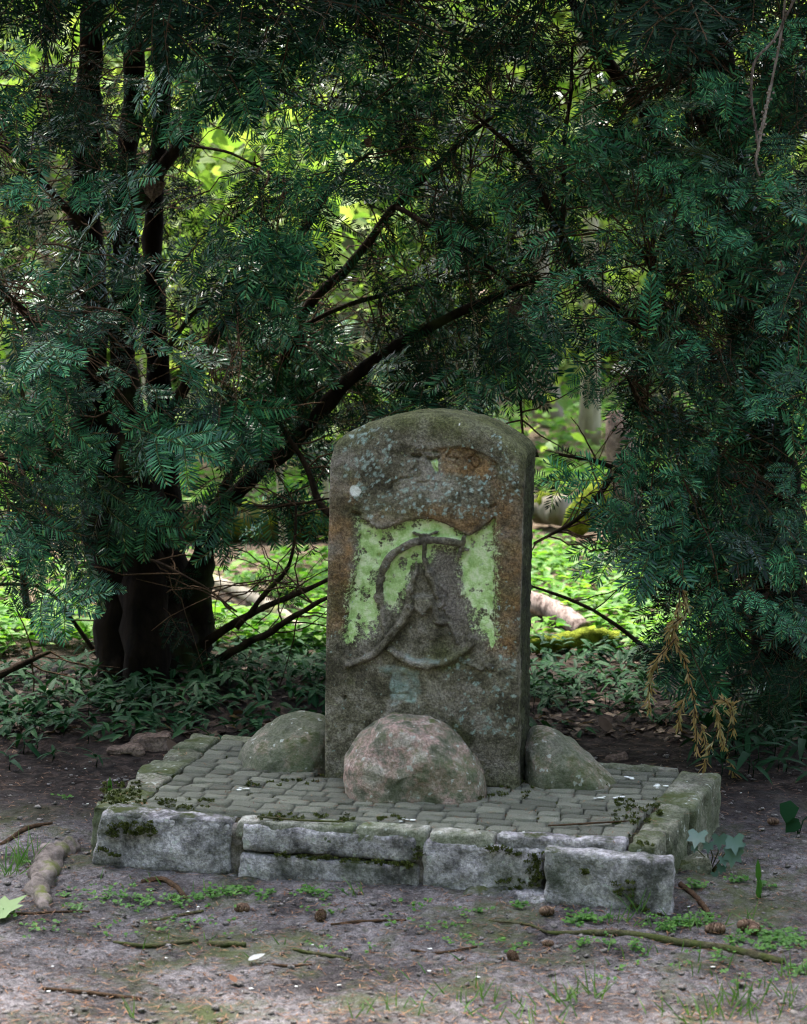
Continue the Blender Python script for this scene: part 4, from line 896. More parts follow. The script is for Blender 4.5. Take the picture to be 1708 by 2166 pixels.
Rt.hero([(1351, 65, 1445, 128, 5.5), (1560, 165, 1478, 200, 5.35), (1550, 195, 1470, 215, 5.4), (1460, 230, 1380, 262, 5.4), (1350, 335, 1430, 375, 5.4), (1425, 372, 1508, 395, 5.4), (1615, 400, 1512, 386, 5.35), (1451, 395, 1462, 480, 5.4), (1524, 412, 1510, 540, 5.35), (1424, 430, 1428, 570, 5.4), (1602, 492, 1526, 503, 5.3), (1640, 335, 1627, 412, 5.3), (1690, 280, 1640, 340, 5.3), (1640, 30, 1700, 80, 5.3), (1580, 60, 1640, 120, 5.3), (1480, 40, 1520, 110, 5.4), (1270, 180, 1240, 260, 5.7), (1240, 380, 1290, 430, 5.7), (1300, 470, 1320, 560, 5.6),
         (1318, 645, 1268, 732, 5.6), (1113, 690, 1134, 860, 6.0), (1250, 775, 1243, 852, 5.8), (1080, 640, 1060, 730, 6.1), (1160, 660, 1190, 760, 5.9), (1457, 1003, 1392, 1065, 5.4), (1390, 985, 1310, 1000, 5.5), (1470, 1060, 1400, 1110, 5.4), (1350, 1080, 1285, 1100, 5.6), (1600, 1130, 1540, 1160, 5.3), (1690, 980, 1640, 1030, 5.3), (1700, 1080, 1650, 1130, 5.3), (1620, 1275, 1690, 1348, 5.2), (1570, 1240, 1610, 1290, 5.25), (1398, 1205, 1335, 1240, 5.6), (1345, 1140, 1290, 1165, 5.7), (1520, 1230, 1545, 1330, 5.3), (1690, 1150, 1640, 1240, 5.2), (1490, 700, 1440, 760, 5.4), (1600, 640, 1660, 700, 5.3), (1580, 830, 1640, 880, 5.3), (1520, 930, 1470, 980, 5.4), (1690, 560, 1640, 630, 5.2), (1690, 760, 1650, 830, 5.2)])
Rt.mass(2150, 500, 460, 900, 5.2, 7.4, 230, 'm', (.2, -.4, -.3), dn_, hi=False, sc=(1.2, 1.9))
Rt.mass(2950, 600, 620, 1000, 3.2, 5.2, 200, 'm', (.2, -.3, -.3), dn_, hi=False, sc=(1.4, 2.1))
Rt.mass(1450, -420, 600, 420, 5.2, 7.2, 480, 'm', (0, -.4, -.2), dn_, hi=False, sc=(1.3, 2.0))
Rt.mass(1500, -1100, 600, 420, 5.4, 7.2, 320, 'm', (0, -.4, -.2), dn_, hi=False, sc=(1.4, 2.2))
for _ in range(120):
    j = RNG.integers(len(Rt.lim)); a = Rt.lim[j][RNG.integers(len(Rt.lim[j])//3, len(Rt.lim[j]))]
    d = RNG.normal(size=3)*np.array([1, .6, .7]); d /= np.linalg.norm(d); Rt.twig(a, a+d*RNG.uniform(.12, .4), .0028, .0010, RNG.uniform(-.15, .15), 9)
# the browned-off branch that hangs over the plinth's end
db, db2 = MB(), MB()
def hang(pts, Yd, r): return catmull(np.array([at(x, y, Yd) for x, y in pts]), 12)
for pts, f0 in [([(1440, 1190), (1436, 1290), (1425, 1345), (1450, 1400), (1468, 1480), (1476, 1590)], .15), ([(1445, 1180), (1447, 1290), (1465, 1380), (1508, 1480), (1528, 1560), (1566, 1672)], .62), ([(1430, 1350), (1388, 1400), (1376, 1440), (1374, 1500)], .1),
                ([(1508, 1480), (1545, 1490), (1552, 1545)], .3), ([(1522, 1540), (1500, 1590), (1490, 1625)], .25), ([(1536, 1580), (1548, 1500), (1530, 1480)], .3), ([(1462, 1450), (1440, 1500), (1436, 1540)], .2), ([(1436, 1300), (1418, 1330), (1405, 1380)], .1), ([(1438, 1230), (1455, 1290), (1425, 1320)], .1), ([(1476, 1520), (1490, 1550), (1496, 1590)], .2)]:
    Pc = catmull(np.array([at(x, y, 5.35+RNG.normal()*.01) for x, y in pts]), 40); V, F = tube(local(Pc, Rt.loc), .0017, 5); db2.add(V, F)
    ln = np.linalg.norm(np.diff(Pc, axis=0), axis=1).sum(); n = int(ln*(1-f0)/.0022); x = (f0+(1-f0)*RNG.random(n))*38.9; i = x.astype(int)
    B = Pc[i]+(Pc[i+1]-Pc[i])*(x-i)[:, None]-Rt.loc; T = Pc[i+1]-Pc[i]; T /= np.linalg.norm(T, axis=1)[:, None]
    D = T*1.0+RNG.normal(size=(n, 3))*.42+[0, 0, -.25]; D /= np.linalg.norm(D, axis=1)[:, None]
    V, F = needles(B, D, RNG.normal(size=(n, 3))+[0, -1, .4], RNG.uniform(.018, .032, n), np.full(n, .0042), True); db.add(V, F, 0)
o = db2.build('dead_branch', M['twig'], Rt.root); q_ = db.build('dead_needles', M['needle_dead'], o, False); q_['kind'] = 'stuff'; o['label'] = 'browned dead drooping branch with dry needles'
Rt.finish()

# ------------------------------------------------------------------ leaves
def blades(B, D, N, L, W, curl=.15, fold=.25, shape=(.35, .75)):
    """folded leaf blades: base, two pairs of edge points, tip, midrib"""
    B, D, N = map(np.asarray, (B, D, N)); D = D/(np.linalg.norm(D, axis=1)[:, None]+1e-9)
    N = N-D*(D*N).sum(1)[:, None]; N /= np.linalg.norm(N, axis=1)[:, None]+1e-9; S = np.cross(D, N)
    L = np.broadcast_to(L, (len(B),))[:, None]; W = np.broadcast_to(W, (len(B),))[:, None]/2
    a, c = shape
    p = lambda t, s, z: B+D*L*t+S*W*s+N*(z-curl*L*t*t)
    V = np.stack([B, p(a, 1, W*fold), p(a, 0, 0), p(a, -1, W*fold), p(c, .75, W*fold*.7), p(c, 0, 0), p(c, -.75, W*fold*.7), p(1., 0, 0)], 1).reshape(-1, 3)
    q = np.arange(len(B))*8
    F4 = np.concatenate([np.stack([q+1, q+4, q+5, q+2], 1), np.stack([q+2, q+5, q+6, q+3], 1)])
    F3 = np.concatenate([np.stack([q, q+1, q+2], 1), np.stack([q, q+2, q+3], 1), np.stack([q+4, q+7, q+5], 1), np.stack([q+5, q+7, q+6], 1)])
    return V, [F4, F3]
def diamonds(B, D, N, L, W):
    D = D/(np.linalg.norm(D, axis=1)[:, None]+1e-9); S = np.cross(D, N); S /= np.linalg.norm(S, axis=1)[:, None]+1e-9
    L = np.asarray(L)[:, None]; W = np.asarray(W)[:, None]/2
    V = np.stack([B, B+D*L*.45+S*W, B+D*L, B+D*L*.45-S*W], 1).reshape(-1, 3); q = np.arange(len(B))*4
    return V, [np.stack([q, q+1, q+2], 1), np.stack([q, q+2, q+3], 1)]
def cover(n, fy, fx, leafL, hgt, seed, per=5, keep=None):
    rg = np.random.default_rng(seed); y = fy(rg.random(n)); x = fx(rg.random(n), y)
    if keep is not None: k = keep(x, y, rg); x, y = x[k], y[k]
    n = len(x); C = np.stack([x, y, gz(x, y)], -1); hh = rg.uniform(hgt*.4, hgt*1.2, n)
    C = np.repeat(C, per, 0); hh = np.repeat(hh, per)*rg.uniform(.6, 1.1, n*per)
    a = rg.uniform(0, 2*np.pi, n*per); D = np.stack([np.cos(a), np.sin(a), rg.uniform(-.25, .5, n*per)], -1)
    B = C+np.stack([np.cos(a)*.01, np.sin(a)*.01, hh], -1); L = leafL*rg.uniform(.6, 1.3, n*per)
    N = np.tile([0, 0, 1.], (n*per, 1))+rg.normal(size=(n*per, 3))*.25
    return B, D, N, L
LOGS = [[(1090, 1290), (1190, 1325), (1240, 1358)], [(1120, 1385), (1250, 1375), (1310, 1372)], [(450, 1238), (540, 1280), (650, 1348)], [(40, 1150), (480, 1150), (700, 1140)], [(1130, 1105), (1190, 1115)], [(1215, 1120), (1330, 1130)]]
def off_logs(x, y):
    v2 = project(np.stack([x, y, 0*x], -1)); k = np.ones(len(x), bool)
    for L_ in LOGS:
        d, _ = segdist(v2-[0, 16], L_); k &= d > 26
    return k
nz2 = lambda x, y, s, sd_: fbm(np.stack([x, y], -1), s, 3, sd_)
mb = MB()
B, D, N, L = cover(8500, lambda u: 7.0+u**1.4*5.5, lambda u, y: (u-.5)*(.46*y+.9), .05, .09, 1, 5, lambda x, y, r: (nz2(x, y, 1.1, 71)+.25*r.normal(size=len(x)) > -.38) & off_logs(x, y))
mb.add(*blades(B, D, N, L, L*.55))
B, D, N, L = cover(9000, lambda u: 11+u*17., lambda u, y: (u-.5)*(.5*y+1), .075, .13, 2, 5, lambda x, y, r: nz2(x, y, .5, 72)+.2*r.normal(size=len(x)) > -.18)
mb.add(*diamonds(B, D, N, L, L*.6))
tag(mb.build('ground_cover', M['leaf_cover'], None, False), 'fresh green ground cover on the forest floor behind the yews', 'ground cover', kind='stuff')
# brown leaf litter of the forest floor
mb = MB(); B, D, N, L = cover(9000, lambda u: 5.8+u**1.3*9, lambda u, y: (u-.5)*(.46*y+.9), .04, .012, 4, 1)
mb.add(*blades(B, D, N, L, L*.6, .3, .3)); tag(mb.build('leaf_litter', M['litter'], None, False), 'dry brown fallen leaves on the forest floor', 'leaf litter', kind='stuff')

# ------------------------------------------------------------------ background trees, saplings, logs
def branchy(root, loc, H, r, seed, mat, lean=(0, 0), nl=6, limb_from=.35, name='trunk'):
    rg = np.random.default_rng(seed); t = np.linspace(0, 1, 16)[:, None]
    P = np.concatenate([lean[0]*t*H+.03*H*np.sin(t*5+seed)*t, lean[1]*t*H, -.15+t*(H+.15)], 1)
    rr = r*(1-.75*t[:, 0])*(1+.5*np.exp(-t[:, 0]*22))
    V, F = tube(P, rr, 14, .18, seed); MB().add(V, F).build(name, M[mat], root); ends = [P[8:]]
    for k in range(nl):
        i = int(16*(limb_from+(.95-limb_from)*k/nl)); i = min(i, 15); a = rg.uniform(0, 2*np.pi); L = H*rg.uniform(.16, .3)
        tt = np.linspace(0, 1, 8)[:, None]; d = np.array([math.cos(a), math.sin(a), rg.uniform(.2, .7)])
        Pl = P[i]+d*L*tt+np.array([0, 0, -.15])*L*tt**2+rg.normal(size=(8, 3))*.02*L*tt
        V, F = tube(Pl, np.linspace(rr[i]*.45, rr[i]*.1, 8), 6); MB().add(V, F).build('limb', M[mat], root); ends.append(Pl[2:])
    return np.vstack(ends)
def crown(root, ends, n, leaf, spread, seed, mat, big=True):
    rg = np.random.default_rng(seed); k = 26; nc = max(1, n//k)
    c = ends[rg.integers(len(ends), size=nc)]+rg.normal(size=(nc, 3))*spread*np.array([1, 1, .7])
    B = np.repeat(c, k, 0)+rg.normal(size=(nc*k, 3))*spread*.42
    a = rg.uniform(0, 2*np.pi, nc*k); D = np.stack([np.cos(a), np.sin(a), rg.uniform(-.9, .15, nc*k)], -1)
    N = np.tile([0, 0, 1.], (nc*k, 1))+rg.normal(size=(nc*k, 3))*.45; L = leaf*rg.uniform(.6, 1.25, nc*k)
    V, F = blades(B, D, N, L, L*.8) if big else diamonds(B, D, N, L, L*.75)
    o = MB().add(V, F).build('crown', M[mat], root, False); o['kind'] = 'stuff'
def forest_tree(px, Yd, H, rpx, seed, label, lean=(0, 0), leaves=1200, mat='bark_grey', leaf=.10, frm=.55, spread=.5):
    x = at(px, 800, Yd)[0]; loc = (x, Yd, float(gz(x, Yd))); e = empty('forest_tree', loc, label, 'tree', 'trees beyond the yews')
    ends = branchy(e, loc, H, rpx*Yd/FPX, seed, mat, lean, 6, frm); crown(e, ends, leaves//2, leaf, spread, seed+1, 'leaf_bright')
forest_tree(1166, 14.7, 7.5, 26, 1, 'grey-brown tree trunk leaning left among green plants beyond the marker', (-.10, 0), 900)
forest_tree(1246, 13.3, 7.0, 20, 2, 'pale straight slender tree trunk standing beyond the marker, moss at its foot', (0, 0), 900, 'bark_pale')
forest_tree(1112, 17.0, 8.0, 15, 3, 'thin pale trunk behind the leaning grey trunk', (.01, 0), 900, 'bark_pale')
forest_tree(752, 13.0, 7.5, 34, 4, 'greenish mossy tree trunk seen through the gap between the two yews', (.0, 0), 1400)
forest_tree(905, 18.5, 8.0, 22, 5, 'far tree trunk behind the top of the marker', (.02, 0), 1400)
forest_tree(470, 16.0, 8.0, 24, 6, 'far tree trunk behind the curved limb of the many-stemmed yew', (.03, 0), 1400)
forest_tree(80, 13.0, 7.0, 24, 7, 'forest tree behind the open skirt of the many-stemmed yew', (.02, 0), 1400)
forest_tree(1560, 14.0, 7.0, 26, 8, 'forest tree hidden behind the dense yew', (-.02, 0), 1400)
forest_tree(620, 21.0, 8.0, 20, 9, 'distant slender trunk among bright leaves', (-.02, 0), 1600)
def sapling(px, Yd, H, seed, label, n, leaf, spread=.26, mat='leaf_bright'):
    x = at(px, 800, Yd)[0]; loc = (x, Yd, float(gz(x, Yd))); e = empty('sapling', loc, label, 'sapling', 'young leafy trees behind the yews')
    ends = branchy(e, loc, H, .018, seed, 'bark_pale', (random.uniform(-.1, .1), 0), 9, .2, 'stem'); crown(e, ends, n, leaf, spread, seed+5, mat)
SAP = [(600, 9.2, 2.5, 700, .085, 'big-leaved sapling filling the bright gap between the yews, its leaves sharpest'), (700, 10.4, 2.6, 700, .085, 'sapling with large sunlit leaves behind the drooping sprays over the gap'),
       (480, 12.4, 3.2, 1200, .085, 'sapling glowing behind the curved mossy limb of the many-stemmed yew'), (800, 12.8, 3.2, 1200, .09, 'sapling behind the mossy trunk in the gap between the yews'),
       (390, 12.0, 3.0, 900, .085, 'sapling seen between the upright stems of the many-stemmed yew'), (1010, 13.0, 3.2, 1100, .085, 'sapling behind the brown forked limb of the dense yew'),
       (60, 12.2, 2.8, 1100, .085, 'sapling behind the outer skirt of the many-stemmed yew, beyond the thin stems'), (-90, 11.5, 2.8, 800, .085, 'sapling beyond the hidden outer side of the many-stemmed yew'),
       (170, 13.4, 3.2, 1200, .09, 'sapling behind the thickest stem of the many-stemmed yew'), (1250, 16.5, 3.4, 1000, .09, 'sapling behind the pale straight slender trunk'),
       (1420, 12.6, 3.2, 1100, .09, 'sapling glimpsed through the densest part of the dense yew'), (1620, 12.0, 3.0, 1100, .09, 'sapling behind the trunk of the dense yew'),
       (900, 15.0, 3.8, 1500, .10, 'tall sapling behind the rounded top of the marker'), (560, 15.0, 3.8, 1500, .10, 'tall sapling beyond the low slanting limbs of the many-stemmed yew'),
       (320, 15.2, 3.6, 1400, .10, 'tall sapling far behind the yew butt'), (1120, 18.2, 3.6, 1200, .10, 'tall sapling behind the leaning grey-brown trunk')]
for i, (px, Yd, H, n, lf_, SL) in enumerate(SAP):
    sapling(px, Yd, H, 40+i, SL, n, lf_)
for i, (px, Yd) in enumerate([(86, 8.2), (132, 7.9), (158, 8.4), (70, 7.4)]):
    x = at(px, 1300, Yd)[0]; loc = (x, Yd, float(gz(x, Yd))); t = np.linspace(0, 1, 12)[:, None]
    Pp = np.concatenate([t*random.uniform(-.12, .06)+.02*np.sin(t*6+i), 0*t, -.05+t*1.1], 1); V, F = tube(Pp, np.linspace(.016 if i == 3 else .010, .006, 12), 8, .3, i)
    o = MB().add(V, F).build('bare_stem', M['bark_pale' if i < 3 else 'bark_limb']); o.location = loc
    tag(o, ['bare thin upright stem standing in the green behind the many-stemmed yew', 'thicker dark crooked stem standing in the green behind the many-stemmed yew'][i == 3], 'stem', None if i == 3 else 'thin stems behind the yew')
# far wood closing the view
rg = np.random.default_rng(77); n = 69000; cy = rg.uniform(19, 36, n//23); cx = (rg.random(n//23)-.5)*(.62*cy+4); cz = rg.random(n//23)**1.1*9.5
c = np.repeat(np.stack([cx, cy, cz], -1), 23, 0); B = c+rg.normal(size=c.shape)*.38; a = rg.uniform(0, 6.28, len(B))
D = np.stack([np.cos(a), np.sin(a), rg.uniform(-.9, .3, len(B))], -1); N = np.array([0, 0, 1.])+rg.normal(size=B.shape)*.5; L = rg.uniform(.20, .38, len(B))
far_mb = MB().add(*diamonds(B, D, N, L, L*.8))
n2 = 1150; th_ = rg.uniform(-math.pi*.62, math.pi*.62, n2); rd = rg.uniform(7, 13, n2)     # unseen ring of wood behind the viewer, added to cut low frontal light
c = np.stack([np.sin(th_)*rd*1.1, 2.5-np.cos(th_)*rd, np.where(abs(th_) < .9, 7.5, 11.)*rg.random(n2)], -1); c = np.repeat(c, 16, 0); B = c+rg.normal(size=c.shape)*.6; a = rg.uniform(0, 6.28, len(B))
D = np.stack([np.cos(a), np.sin(a), rg.uniform(-.9, .3, len(B))], -1); N = np.array([0, 0, .6])+rg.normal(size=B.shape)*.6; L = rg.uniform(.35, .7, len(B))
far_mb.add(*diamonds(B, D, N, L, L*.8))
tag(far_mb.build('wood_and_light_ring', M['leaf_far'], None, False), 'far spring woodland that closes the view behind the yews, plus an unseen ring added to block light', 'wood', kind='stuff')

M['rotten'] = mat_bark('rotten_wood', (.02, .014, .01), (.10, .07, .055), 12, .35, (1, 1, 1), (.10, .12, .02))
def log(name, pts, mat, label, seed, rough=.25, moss=None, k=16, cat='log'):
    P = np.array([[*gnd(x, y), r] for x, y, r in pts]); P[:, 2] += P[:, 3]*1.1
    P = catmull(P, 30); loc = np.array([P[:, 0].mean(), P[:, 1].mean(), 0]); e = empty(name, loc, label, cat)
    V, F = tube(local(P[:, :3], loc), P[:, 3], k, rough, seed); MB().add(V, F).build('wood', M[mat], e)
    if moss:
        mb = MB(); rg = np.random.default_rng(seed)
        for f0, f1 in moss:
            q = P[int(29*f0):int(29*f1)+1].copy(); q[:, 2] += q[:, 3]*.28
            V, F = tube(local(q[:, :3], loc), q[:, 3]*.80*np.sin(np.linspace(.25, 2.9, len(q)))**.4, 22, .8, seed+3); mb.add(V, F)
        mb.build('moss_cover', M['moss'], e)
log('fallen_log', [(-60, 1150, .075), (200, 1148, .08), (480, 1146, .085), (720, 1140, .08), (900, 1135, .07)], 'rotten', 'old rotten fallen log with bright moss on top, behind the yew trunk', 3, .7, [(.05, .35), (.48, .75)], 24)
log('fallen_pole', [(450, 1238, .022), (540, 1280, .024), (600, 1315, .022), (650, 1348, .02)], 'bark_pale', 'pale barkless pole lying slanted on the green forest floor', 4, .15)
log('birch_log', [(1060, 1285, .042), (1130, 1300, .04), (1190, 1325, .038), (1240, 1358, .034)], 'bark_birch', 'fallen birch log with pale banded bark beside the marker', 5, .12)
log('mossy_branch', [(1110, 1385, .028), (1180, 1380, .03), (1250, 1372, .035), (1310, 1372, .028)], 'moss', 'low branch wholly covered in yellow-green moss beyond the marker', 6, .5)
log('mossy_log', [(1130, 1110, .07), (1160, 1112, .08), (1190, 1118, .07)], 'bark_grey', 'short mossy log end lying right behind the marker', 7, .4, [(.1, .9)])
# broken stump with moss
sb = gnd(1290, 1130); e = empty('broken_stump', (sb[0], sb[1], 0), 'broken reddish-brown stump with a moss-covered root flare', 'stump')
V, F = tube(local(np.array([at(x, y, sb[1]) for x, y in [(1330, 1160), (1325, 1080), (1318, 1000), (1310, 930), (1300, 870)]]), (sb[0], sb[1], 0)), [.10, .085, .08, .07, .035], 20, .5, 5); MB().add(V, F).build('wood', M['rubble'], e)
V, F = tube(local(np.array([at(x, y, sb[1]-.12) for x, y in [(1205, 1125), (1225, 1095), (1255, 1060), (1285, 1020)]]), (sb[0], sb[1], 0)), [.05, .07, .065, .04], 18, .5, 6); MB().add(V, F).build('moss_cover', M['moss'], e)
# broad-leaved plant by the low yew branches
def broad_plant(spots_, label, mat, name='broad_leaved_plant'):
    loc = np.array([*gnd(spots_[0][0], spots_[0][4])[:2], 0]); e = empty(name, loc, label, 'plant')
    for x, y, Yd, L, yb_ in spots_:
        p = at(x, y, Yd); d = np.array([[RNG.normal()*.4+.3, -.8, -.15]]); mb = MB(); V, F = blades(local(p[None], loc)-d/np.linalg.norm(d)*L/2, d, np.array([[0, -.35, 1.]]), L, L*.85, .25, .12, (.3, .72)); mb.add(V, F); mb.build('leaf', mat, e)
        g0 = np.array([p[0]*.9+loc[0]*.1, Yd+.05, 0.]); V, F = tube(local(np.array([g0, (g0+p)/2+[.02, 0, .03], p]), loc), [.005, .004, .003], 5); MB().add(V, F).build('stalk', mat, e)
broad_plant([(545, 1350, 7.2, .14, 1420), (575, 1338, 7.15, .13, 1420), (620, 1355, 7.1, .13, 1420), (650, 1378, 7.0, .12, 1430), (668, 1350, 7.1, .12, 1420), (525, 1380, 7.1, .11, 1420)], 'plant with large rounded green leaves between the yew trunk and the marker', M['leaf_cover'])
broad_plant([(1440, 1395, 6.9, .10, 1450), (1470, 1400, 6.9, .09, 1450), (1455, 1420, 6.85, .08, 1450)], 'small plant with broad bright leaves under the dense yew', M['leaf_cover'])

# ------------------------------------------------------------------ plants of the shade
def leafmesh(L, W, curl, name, mat, fold=.3, shape=(.3, .7)):
    V, F = blades(np.zeros((1, 3)), np.array([[1., 0, 0]]), np.array([[0, 0, 1.]]), L, W, curl, fold, shape); return MB().add(V, F).mesh(name, mat)
strap = [leafmesh(.075, .017, c_, 'leaf', M['leaf_shade']) for c_ in (.2, .45, .8)]
stalkm = MB().add(*tube(np.array([[0, 0, 0], [.003, 0, .5], [0, .002, 1.]]), [.0016, .0014, .001], 5)).mesh('stalk', M['leaf_shade'])
rnd = random.Random(21)
def shade_plant(p, s, nl, label, grp):
    e = empty('shade_plant', (p[0], p[1], gz1(p)), label, 'plant', grp); h_ = s*rnd.uniform(.03, .075)
    st = link('stalk', stalkm, e); st.scale = (1, 1, h_)
    a0 = rnd.uniform(0, 6.28)
    for k in range(nl):
        o = link('leaf', strap[rnd.randrange(3)], e); o.location = (0, 0, h_*(.55+.45*k/nl)); o.rotation_euler = (rnd.uniform(-.3, .3), -rnd.uniform(-.1, .9), a0+k*2.4+rnd.uniform(-.4, .4)); o.scale = (s*rnd.uniform(.7, 1.2),)*3
def scatter(n, x0, y0, x1, y1, s, label, grp):
    c_ = 0
    while c_ < n:
        x, y = rnd.uniform(x0, x1), rnd.uniform(y0, y1); p = gnd(x, y)
        if 235 < x < 440 and y < 1465: continue
        if 480 < x < 1340 and y > 1510: continue
        shade_plant(p, s*rnd.uniform(.7, 1.25), rnd.randint(3, 6), label, grp); c_ += 1
scatter(60, -20, 1440, 690, 1545, .95, 'dark strap-leaved seedling in the shade around the yew trunk', 'seedlings around the yew trunk')
scatter(14, 0, 1545, 230, 1620, .8, 'strap-leaved seedling on bare soil beside the kerb below the yew trunk', 'seedlings beside the kerb')
scatter(34, 1120, 1430, 1420, 1540, .8, 'dark seedling in the leaf litter behind the wedge-shaped boulder', 'seedlings behind the plinth')
scatter(44, 1480, 1480, 1730, 1660, 1.15, 'strap-leaved dark green plant under the dense yew by the plinth end', 'plants at the plinth end')
# stuff: finer dark undergrowth between them
mb = MB()
B, D, N, L = cover(1250, lambda u: 5.75+u*1.4, lambda u, y: (u-.5)*(.40*y+.5), .055, .055, 6, 5, lambda x, y, r: nz2(x, y, 2.0, 73)+.3*r.normal(size=len(x)) > -.1)
mb.add(*blades(B, D, N, L, L*.3, .5)); tag(mb.build('undergrowth', M['leaf_shade'], None, False), 'dark low undergrowth of narrow leaves beneath the yews', 'undergrowth', kind='stuff')

# ivy at the plinth's right end
ip = gnd(1500, 1850); e = empty('ivy', (ip[0], ip[1], 0), 'small ivy with grey-green pale-veined lobed leaves at the plinth corner', 'ivy')
lob = np.array([(0, 0), (-.35, -.22), (-.62, -.02), (-.45, .25), (-.55, .62), (-.22, .58), (0, 1.05), (.22, .58), (.55, .62), (.45, .25), (.62, -.02), (.35, -.22)])
V = np.concatenate([np.c_[lob[:, 0], lob[:, 1], -.12*abs(lob[:, 0])], [[0, .35, .05]]]); F = np.array([[i, (i+1) % 12, 12] for i in range(12)]); ivm = MB().add(V, F).mesh('leaf', M['leaf_ivy'])
ivp = [(1478, 1778, .050), (1522, 1785, .040), (1553, 1788, .050), (1552, 1815, .050), (1530, 1830, .028), (1528, 1848, .026), (1470, 1808, .018), (1500, 1800, .03), (1568, 1800, .026), (1512, 1862, .02)]
for x, y, s in ivp:
    p = at(x, y-16, ip[1]-.03); o = link('leaf', ivm, e); o.location = local(p, (ip[0], ip[1], 0)); o.scale = (s*.78,)*3; o.rotation_euler = (R(-115+rnd.uniform(-20, 20)), rnd.uniform(-.3, .3), rnd.uniform(-.5, .5))
    V, F = tube(local(np.array([ip, (ip+p)/2+[.012, .02, 0], p]), (ip[0], ip[1], 0)), .0013, 4); MB().add(V, F).build('stem', M['twig_green'], e)
# one tall strap seedling and the round-leaved plant on the right
for (x, yb_, tops, label) in [(1610, 1900, [(1606, 1842, -.2), (1604, 1878, .2)], 'lone upright seedling with two narrow leaves on the bare soil by the ivy'), (235, 1690, [(233, 1662, 0)], 'single narrow upright leaf sprouting by the mossy kerb corner')]:
    p = gnd(x, yb_); e = empty('seedling', (p[0], p[1], 0), label, 'seedling')
    V, F = tube(np.array([[0, 0, 0], [-.004, 0, .03], [-.002, 0, .055]]), .0015, 4); MB().add(V, F).build('stalk', M['grass'], e)
    for tx, ty, l_ in tops:
        q = local(at(tx, ty+14, p[1]), (p[0], p[1], 0)); V, F = blades(q[None]-[0, 0, .015], np.array([[l_*.3, -.1, 1.]]), np.array([[0, -1., .1]]), .055, .013, .1, .2); MB().add(V, F).build('leaf', M['leaf_weed'], e)
rp = gnd(1690, 1770); e = empty('round_leaved_plant', (rp[0], rp[1], 0), 'plant with a glossy heart-shaped round leaf under the dense yew', 'plant')
for x, y, s, dx in [(1672, 1715, .055, -.2), (1690, 1750, .045, -.9), (1712, 1742, .05, .9)]:
    q = local(at(x, y, rp[1]), (rp[0], rp[1], 0)); V, F = blades(q[None]+[0, 0, s*.45], np.array([[dx, -.4, -.8]]), np.array([[0, -1., .5]]), s, s*.85, .15, .1, (.25, .65)); MB().add(V, F).build('leaf', M['leaf_shade'], e)
    V, F = tube(np.array([[0, 0, 0], q/2+[0, .01, .02], q+[0, 0, s*.4]]), .0014, 4); MB().add(V, F).build('stalk', M['leaf_shade'], e)

# ------------------------------------------------------------------ weeds and grass on the path
def clumpcover(clumps, seed, leaf, per, hgt):
    rg = np.random.default_rng(seed); Bs, Ds, Ns, Ls = [], [], [], []
    for x, y, rx, n in clumps:
        for _ in range(n):
            p = gnd(x+rg.normal()*rx, y+rg.normal()*rx*.22); p[2] = gz1(p); hh = rg.uniform(.3, 1.2)*hgt
            for k in range(per):
                a = rg.uniform(0, 6.28); Bs.append(p+[math.cos(a)*.003, math.sin(a)*.003, hh*rg.uniform(.6, 1)]); Ds.append([math.cos(a), math.sin(a), rg.uniform(-.1, .6)]); Ns.append([rg.normal()*.25, rg.normal()*.25-.3, 1.]); Ls.append(leaf*rg.uniform(.6, 1.25))
    return np.array(Bs), np.array(Ds), np.array(Ns), np.array(Ls)
CL = [(250, 1900, 40, 26), (330, 1905, 35, 26), (400, 1900, 30, 22), (470, 1888, 26, 26), (500, 1890, 18, 16), (160, 1888, 16, 8), (150, 1925, 20, 8), (560, 1900, 20, 12), (640, 1895, 16, 10), (680, 1900, 20, 14), (690, 1930, 16, 8), (90, 1962, 30, 10), (300, 1955, 60, 12), (450, 1950, 60, 12), (1095, 1925, 10, 8), (1240, 1945, 20, 34), (1215, 1955, 12, 12), (1430, 1955, 24, 34), (1480, 1950, 22, 22), (1410, 1965, 10, 12), (1560, 1870, 14, 14), (1470, 1885, 14, 14), (1620, 1880, 12, 9), (1590, 1985, 26, 30), (1650, 1975, 30, 46), (1690, 1990, 26, 40), (1640, 2000, 26, 22), (1340, 2010, 20, 12), (1270, 2000, 30, 14), (1100, 2000, 40, 10), (900, 1960, 60, 12), (860, 1925, 30, 8), (1010, 1940, 30, 8), (980, 1990, 20, 6), (1520, 2020, 40, 14), (1690, 2050, 30, 16), (1560, 2075, 40, 6), (700, 2000, 90, 6), (1380, 2060, 60, 6), (80, 1860, 20, 6), (120, 1690, 14, 6), (60, 1835, 12, 5), (20, 1935, 18, 8)]
mb = MB(); B, D, N, L = clumpcover(CL, 12, .0085, 5, .014); mb.add(*blades(B, D, N, L, L*.85, .1, .1))
tag(mb.build('weeds', M['leaf_weed'], None, False), 'tiny round-leaved bright green weeds sprouting along the foot of the plinth', 'weeds', kind='stuff')
rg = np.random.default_rng(14); Bs, Ds, Ls = [], [], []
